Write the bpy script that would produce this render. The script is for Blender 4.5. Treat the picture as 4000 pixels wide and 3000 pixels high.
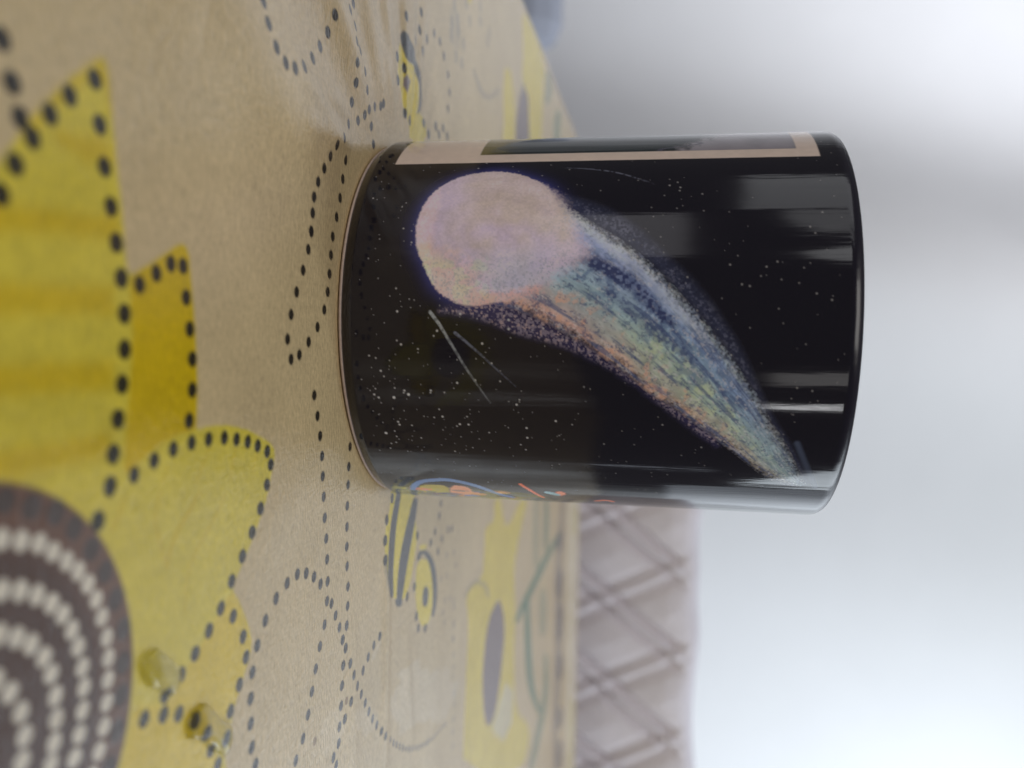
import bpy, bmesh, math, random
import numpy as np
from mathutils import Vector, Matrix

for o in list(bpy.data.objects): bpy.data.objects.remove(o)
S = bpy.context.scene
COL = S.collection
MM = 0.001

# ------------------------------------------------------------------ camera
cam = bpy.data.cameras.new('camera')
cam.sensor_width = 36.0; cam.lens = 28.506
cam.clip_start = 0.005; cam.clip_end = 60
CAM = Vector((0.0, -0.18728, 0.05893))
FW = Vector((0.07577441, 0.98331215, -0.16539487))
RT = Vector((0.99703689, -0.07251322, 0.02567647))
UP = Vector((-0.01325467, 0.1668504, 0.98589313))
camo = bpy.data.objects.new('camera', cam); COL.objects.link(camo)
# the phone was held on its side: the picture's right is up in the room
m = Matrix.Identity(4)
for i in range(3):
    m[i][0] = UP[i]; m[i][1] = -RT[i]; m[i][2] = -FW[i]; m[i][3] = CAM[i]
camo.matrix_world = m
cam.dof.use_dof = True
cam.dof.focus_distance = 0.156
cam.dof.aperture_fstop = 11.5
S.camera = camo

# ------------------------------------------------------------------ light
w = bpy.data.worlds.new('World'); S.world = w; w.use_nodes = True
bg = w.node_tree.nodes['Background']
bg.inputs[0].default_value = (0.96, 0.95, 1.0, 1); bg.inputs[1].default_value = 0.11

def lamp(name, az, el, dist, wid, hei, L, col, target=(0, 0, 0.05), loc=None, roll=0, spread=180, shape='RECTANGLE'):
    l = bpy.data.lights.new(name, 'AREA'); l.shape = shape; l.spread = math.radians(spread)
    l.size = wid; l.size_y = hei; l.energy = L*math.pi*wid*hei; l.color = col
    o = bpy.data.objects.new(name, l); COL.objects.link(o)
    if loc is None:
        a = math.radians(az); e = math.radians(el)
        loc = (dist*math.sin(a)*math.cos(e), -dist*math.cos(a)*math.cos(e), 0.06+dist*math.sin(e))
    o.location = loc
    d = Vector(target)-Vector(loc)
    o.rotation_euler = (d.to_track_quat('-Z', 'Y').to_matrix() @ Matrix.Rotation(math.radians(roll), 3, 'Z')).to_euler()
    return o
# windows of the room behind the camera, seen mirrored in the glaze
lamp('window_lamp', -80, 19, 1.9, 0.80, 0.85, 1.1, (0.95, 0.97, 1.0))
lamp('window_pane_lamp', -62, 21, 1.9, 0.34, 0.78, 1.0, (0.97, 0.98, 1.0), roll=6)
lamp('narrow_pane_lamp', -52.5, 20, 1.9, 0.16, 0.62, 0.9, (0.97, 0.98, 1.0), roll=-9)
lamp('corner_pane_lamp', -40.5, 15.5, 1.9, 0.30, 0.34, 1.5, (0.97, 0.98, 1.0), roll=38, shape='ELLIPSE')
lamp('low_window_lamp', -51, -3.2, 2.0, 0.95, 0.40, 0.9, (0.98, 0.96, 1.0))
lamp('side_window_lamp', 29.5, 15, 1.9, 0.27, 0.42, 1.3, (1.0, 0.97, 0.95))
lamp('slit_lamp', 45.5, 11.5, 1.9, 0.045, 0.22, 15.0, (0.97, 0.98, 1.0))
lamp('door_slit_lamp', 93, -0.5, 1.9, 0.05, 0.34, 2.0, (0.8, 0.87, 1.0))
# the large window at the right of the table
lamp('right_window_lamp', 126, 20, 2.1, 1.2, 1.4, 0.95, (0.80, 0.89, 1.0))
# lamp added beyond the table for soft contact shading at the mug
lamp('back_fill_lamp', 172, 33, 1.95, 1.7, 0.40, 0.35, (0.95, 0.97, 1.0))
# lamps added in front of the backdrop to brighten it
lamp('wall_wash_lamp', 0, 0, 0, 1.5, 1.3, 5.3, (0.83, 0.92, 1.0), target=(0.95, 1.95, 0.35), loc=(1.75, 0.55, 0.95))
lamp('wall_wash_left_lamp', 0, 0, 0, 0.7, 0.7, 7.4, (0.90, 0.93, 1.0), target=(-1.5, 2.25, 0.50), loc=(-0.02, 0.75, 1.75), spread=82)
# fill lamp added behind the camera for the mug's front and the cloth
lamp('front_fill_lamp', 0, 0, 0, 1.2, 0.9, 3.8, (1.0, 0.96, 0.92), target=(0, 0, 0.03), loc=(-0.2, -1.25, 1.7))

S.view_settings.view_transform = 'Standard'; S.view_settings.look = 'None'
S.view_settings.exposure = 0.0; S.view_settings.gamma = 1.0
S.view_settings.use_curve_mapping = False
S.render.resolution_x = 1024; S.render.resolution_y = 768
S.render.engine = 'CYCLES'

# ------------------------------------------------------------------ printed artwork, measured in millimetres
FOLDS = [[-43.83,-85.17,-32.11,-48.46,2.2,11.0],[-41.17,-60.68,-33.85,-36.24,0.55,3.0],[-59.75,-42.93,-45.54,-24.88,1.6,5.5],[-42.44,-49.45,-39.31,-35.54,0.7,2.6],[-33.23,-54.91,-34.12,-27.88,0.6,2.5],[-66.85,-24.84,-46.39,-13.6,1.0,5.0],[-71.9,-11.97,-40.26,-6.41,0.9,5.0],[-80.56,7.09,-48.15,7.5,0.6,8.0],[-43.88,-23.36,-39.44,-15.29,0.5,2.5],[43.56,-9.66,109.37,-10.11,0.5,3.0],[79.79,6.88,110.6,11.36,0.35,3.0],[65.57,-32.67,96.5,-31.34,0.35,4.0],[61.71,34.07,129.61,32.79,0.4,10.0],[-38.22,-98.55,-23.22,-79.06,0.5,12.0],[30.55,-58.98,35.57,-72.81,0.4,6.0]]
DOTS = [[-25.17,-120.02,1.15,"K"],[-21.58,-118.98,1.15,"K"],[-18.61,-118.16,1.15,"K"],[-25.21,-107.45,1.15,"K"],[-22.47,-111.35,1.15,"K"],[-19.89,-114.21,1.15,"K"],[-17.06,-116.71,1.15,"K"],[-14.11,-119.0,1.15,"K"],[-11.05,-120.9,1.15,"K"],[-20.61,-106.88,1.15,"K"],[-16.27,-106.29,1.15,"K"],[-12.13,-105.39,1.15,"K"],[-8.28,-104.65,1.2,"K"],[-4.38,-103.91,1.2,"K"],[-0.38,-103.54,1.2,"K"],[3.66,-103.64,1.2,"K"],[7.59,-104.22,1.2,"K"],[11.47,-105.08,1.2,"K"],[15.28,-106.06,1.2,"K"],[18.82,-106.73,1.2,"K"],[-3.81,-100.59,1.1,"K"],[-5.33,-97.24,1.1,"K"],[-6.72,-94.14,1.1,"K"],[-6.61,-91.46,1.1,"K"],[-2.62,-90.83,1.1,"K"],[1.44,-90.11,1.1,"K"],[5.36,-89.6,1.1,"K"],[9.4,-89.75,1.1,"K"],[13.37,-90.59,1.1,"K"],[18.34,-102.39,1.05,"K"],[17.29,-98.41,1.05,"K"],[16.53,-94.31,1.05,"K"],[16.32,-90.09,1.05,"K"],[16.48,-85.86,1.05,"K"],[16.84,-81.67,1.05,"K"],[17.57,-78.18,1.05,"K"],[18.41,-74.83,1.05,"K"],[19.48,-71.72,1.05,"K"],[20.85,-68.58,1.05,"K"],[23.11,-67.5,1.05,"K"],[26.09,-68.95,1.05,"K"],[-15.32,-51.48,0.98,"K"],[-12.18,-52.69,0.98,"K"],[-8.48,-54.82,0.98,"K"],[-4.64,-57.45,0.98,"K"],[-0.8,-59.63,0.98,"K"],[3.28,-61.04,0.98,"K"],[6.63,-59.73,0.98,"K"],[6.02,-56.49,0.98,"K"],[3.89,-52.67,0.98,"K"],[1.32,-48.79,0.98,"K"],[-1.85,-45.67,0.98,"K"],[-5.16,-44.04,0.98,"K"],[-8.55,-43.16,0.98,"K"],[-12.08,-42.43,0.98,"K"],[-15.58,-41.56,0.98,"K"],[13.52,-50.34,0.98,"K"],[17.39,-48.95,0.98,"K"],[21.19,-47.81,0.98,"K"],[25.07,-46.96,0.98,"K"],[28.9,-46.7,0.98,"K"],[25.44,-32.79,0.98,"K"],[29.38,-33.53,0.98,"K"],[33.0,-33.9,0.98,"K"],[-15.51,-51.56,0.98,"K"],[-18.64,-51.17,0.98,"K"],[-21.48,-50.89,0.98,"K"],[-24.27,-49.62,0.98,"K"],[-27.02,-47.33,0.98,"K"],[-29.68,-44.71,0.98,"K"],[-32.21,-42.29,0.98,"K"],[-34.39,-38.44,0.98,"K"],[-37.97,-34.21,0.98,"K"],[-42.61,-32.34,0.98,"K"],[-46.4,-31.76,0.98,"K"],[-19.42,-39.64,0.98,"K"],[-23.24,-37.95,0.98,"K"],[-27.04,-36.61,0.98,"K"],[-30.79,-35.39,0.98,"K"],[-46.98,-71.26,1.1,"K"],[-43.95,-70.56,1.1,"K"],[-41.12,-68.6,1.1,"K"],[-39.75,-65.6,1.1,"K"],[-40.0,-62.17,1.1,"K"],[-41.61,-57.78,1.1,"K"],[-44.78,-52.12,1.1,"K"],[-48.14,-47.77,1.1,"K"],[-51.73,-44.36,1.1,"K"],[-55.5,-42.33,1.1,"K"],[29.35,-71.32,1.1,"K"],[32.39,-74.1,1.1,"K"],[35.26,-77.13,1.1,"K"],[38.05,-80.23,1.1,"K"],[41.02,-83.28,1.1,"K"],[43.06,-86.51,1.1,"K"],[44.85,-90.07,1.1,"K"],[46.3,-93.45,1.1,"K"],[47.38,-97.03,1.1,"K"],[43.4,-79.92,1.1,"K"],[47.55,-77.13,1.1,"K"],[51.03,-76.32,1.1,"K"],[54.38,-78.47,1.1,"K"],[57.16,-81.21,1.1,"K"],[59.94,-83.52,1.1,"K"],[63.17,-85.0,1.1,"K"],[48.34,-101.35,1.1,"K"],[49.74,-97.4,1.1,"K"],[51.25,-94.09,1.1,"K"],[53.79,-90.81,1.1,"K"],[56.72,-88.41,1.1,"K"],[60.0,-86.71,1.1,"K"],[22.24,-108.87,1.2,"K"],[32.79,-46.28,1.0,"K"],[36.9,-45.85,1.0,"K"],[41.05,-45.18,1.0,"K"],[45.12,-44.84,1.0,"K"],[49.44,-44.67,1.0,"K"],[53.11,-45.0,1.0,"K"],[57.24,-46.32,1.0,"K"],[60.54,-48.57,1.0,"K"],[63.95,-50.62,1.0,"K"],[67.41,-52.4,1.0,"K"],[70.89,-54.23,1.0,"K"],[74.13,-56.52,1.0,"K"],[76.52,-59.57,1.0,"K"],[37.21,-34.38,1.0,"K"],[41.42,-34.59,1.0,"K"],[45.45,-34.72,1.0,"K"],[49.5,-34.58,1.0,"K"],[53.84,-34.16,1.0,"K"],[57.81,-34.4,1.0,"K"],[48.84,-48.05,1.05,"K"],[46.59,-50.94,1.05,"K"],[44.89,-54.31,1.05,"K"],[43.94,-57.95,1.05,"K"],[44.21,-61.98,1.05,"K"],[45.44,-66.11,1.05,"K"],[47.7,-69.98,1.05,"K"],[50.69,-72.75,1.05,"K"],[54.22,-74.47,1.05,"K"],[58.07,-75.16,1.05,"K"],[61.98,-75.32,1.05,"K"],[65.86,-75.15,1.05,"K"],[69.23,-74.08,1.05,"K"],[54.35,-42.85,1.0,"K"],[57.42,-40.84,1.0,"K"],[60.55,-38.86,1.0,"K"],[63.72,-37.35,1.0,"K"],[61.6,-35.09,1.05,"K"],[66.0,-35.81,1.05,"K"],[63.7,-37.26,1.05,"K"],[69.03,-37.13,1.05,"K"],[70.12,-33.58,1.05,"K"],[73.4,-31.62,1.05,"K"],[76.82,-29.34,1.05,"K"],[79.87,-26.67,1.05,"K"],[83.06,-24.01,1.05,"K"],[86.14,-21.56,1.05,"K"],[89.08,-19.05,1.05,"K"],[91.99,-16.24,1.05,"K"],[95.01,-13.17,1.05,"K"],[97.42,-10.67,1.05,"K"],[100.69,-6.2,0.8,"K"],[102.84,-3.6,0.8,"K"],[104.61,-1.13,0.8,"K"],[106.42,1.37,0.8,"K"],[108.16,3.93,0.8,"K"],[109.7,6.5,0.8,"K"],[111.11,8.97,0.8,"K"],[112.42,11.63,0.8,"K"],[113.96,14.75,0.8,"K"],[115.3,17.64,0.8,"K"],[116.41,20.53,0.8,"K"],[117.44,23.42,0.8,"K"],[118.41,26.36,0.8,"K"],[119.27,29.42,0.8,"K"],[120.17,32.7,0.8,"K"],[121.0,36.33,0.8,"K"],[121.89,40.27,0.8,"K"],[122.81,44.34,0.8,"K"],[123.66,47.59,0.8,"K"],[71.87,-14.43,1.05,"K"],[72.41,-18.37,1.05,"K"],[73.63,-22.05,1.05,"K"],[75.19,-25.41,1.05,"K"],[72.92,-37.81,1.05,"K"],[76.85,-38.29,1.05,"K"],[78.27,-33.36,1.05,"K"],[80.48,-36.47,1.05,"K"],[80.76,-39.15,1.05,"K"],[83.96,-39.62,1.05,"K"],[85.4,-42.35,1.05,"K"],[87.82,-40.94,1.05,"K"],[77.05,-35.68,0.8,"B"],[77.29,-51.36,0.8,"B"],[90.18,57.73,1.2,"F"],[96.26,57.88,1.2,"F"],[100.84,57.2,1.2,"F"],[105.76,57.37,1.2,"F"],[109.88,57.53,1.2,"F"],[112.82,56.83,1.2,"F"],[119.43,58.82,1.2,"F"],[122.81,59.01,1.2,"F"],[127.47,58.44,1.2,"F"],[131.27,57.82,1.2,"F"],[136.39,58.13,1.2,"F"],[53.06,40.23,1.2,"K"],[56.41,38.35,1.2,"K"],[59.81,33.43,1.2,"K"],[63.98,41.64,1.2,"K"],[61.75,28.97,1.2,"K"],[66.49,36.85,1.2,"K"],[63.21,49.06,1.2,"K"],[64.18,54.11,1.2,"K"],[70.87,48.09,1.1,"F"],[72.44,56.92,1.1,"F"],[77.35,59.62,1.1,"F"],[77.35,48.28,1.1,"F"],[75.85,40.64,1.1,"F"],[84.22,45.94,1.1,"F"],[85.75,52.22,1.1,"F"],[86.98,43.44,1.1,"F"],[90.8,45.56,1.1,"F"],[88.11,57.28,1.1,"F"],[95.2,57.44,1.1,"F"],[99.89,56.29,1.1,"F"],[-57.35,-31.53,1.0,"K"],[-54.07,-32.5,1.0,"K"],[-53.13,-30.21,1.0,"K"],[-50.12,-32.37,1.0,"K"],[-50.1,-26.83,1.0,"K"],[-46.51,-31.59,1.0,"K"],[-42.56,-32.5,1.0,"K"],[-46.96,-24.97,1.0,"K"],[-39.98,-28.45,1.0,"K"],[-41.91,-25.15,1.0,"K"],[-43.55,-23.11,1.0,"K"],[-45.11,-19.02,1.0,"K"],[-46.25,-15.24,1.0,"K"],[-47.17,-13.68,1.0,"K"],[-40.69,-20.67,1.0,"K"],[-37.42,-18.8,1.0,"K"],[-59.58,-33.8,1.0,"K"],[-61.75,-31.32,1.0,"K"],[-60.29,-3.69,1.25,"K"],[-55.24,-3.05,1.25,"K"],[-59.5,2.03,1.25,"K"],[-49.33,3.22,1.25,"K"],[-48.57,7.12,1.25,"K"],[-50.99,19.69,1.25,"K"],[-71.68,2.95,1.25,"K"],[-77.81,17.06,1.25,"K"],[-72.92,15.55,1.25,"K"],[-69.01,11.01,1.25,"K"],[-68.53,17.93,1.25,"K"],[-73.09,22.53,1.25,"K"],[-77.05,29.9,1.25,"K"],[-77.03,36.18,1.25,"K"],[-74.44,40.38,1.25,"K"],[-70.87,45.55,1.25,"K"],[-66.44,47.65,1.25,"K"],[-61.38,45.89,1.25,"K"],[-53.13,32.26,1.4,"K"],[-51.77,35.83,1.4,"K"],[-54.58,40.33,1.4,"K"],[-53.36,44.91,1.4,"K"],[-49.29,24.83,1.4,"K"],[-86.75,49.52,2.0,"F"],[-90.16,56.48,2.0,"F"],[-82.82,48.75,2.0,"F"],[-87.31,57.78,2.0,"F"],[-85.72,64.42,2.0,"F"],[-78.91,55.21,2.0,"F"],[-79.33,62.7,2.0,"F"],[-95.47,72.71,2.0,"F"],[-105.71,88.1,2.0,"F"],[-99.1,67.75,2.0,"F"],[-92.76,52.17,2.0,"F"],[-101.12,88.54,2.0,"F"],[-102.73,104.05,2.0,"F"],[-98.51,101.45,2.0,"F"],[41.81,-5.5,1.3,"K"],[45.97,-9.81,1.3,"K"],[50.45,-11.22,1.3,"K"],[55.06,-11.23,1.3,"K"],[46.81,13.0,1.3,"K"],[56.39,15.92,1.3,"K"],[69.44,13.61,1.3,"K"],[69.88,7.11,1.3,"K"],[78.14,15.72,1.3,"K"],[82.09,17.67,1.3,"K"],[84.51,24.09,1.3,"K"]]
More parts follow.
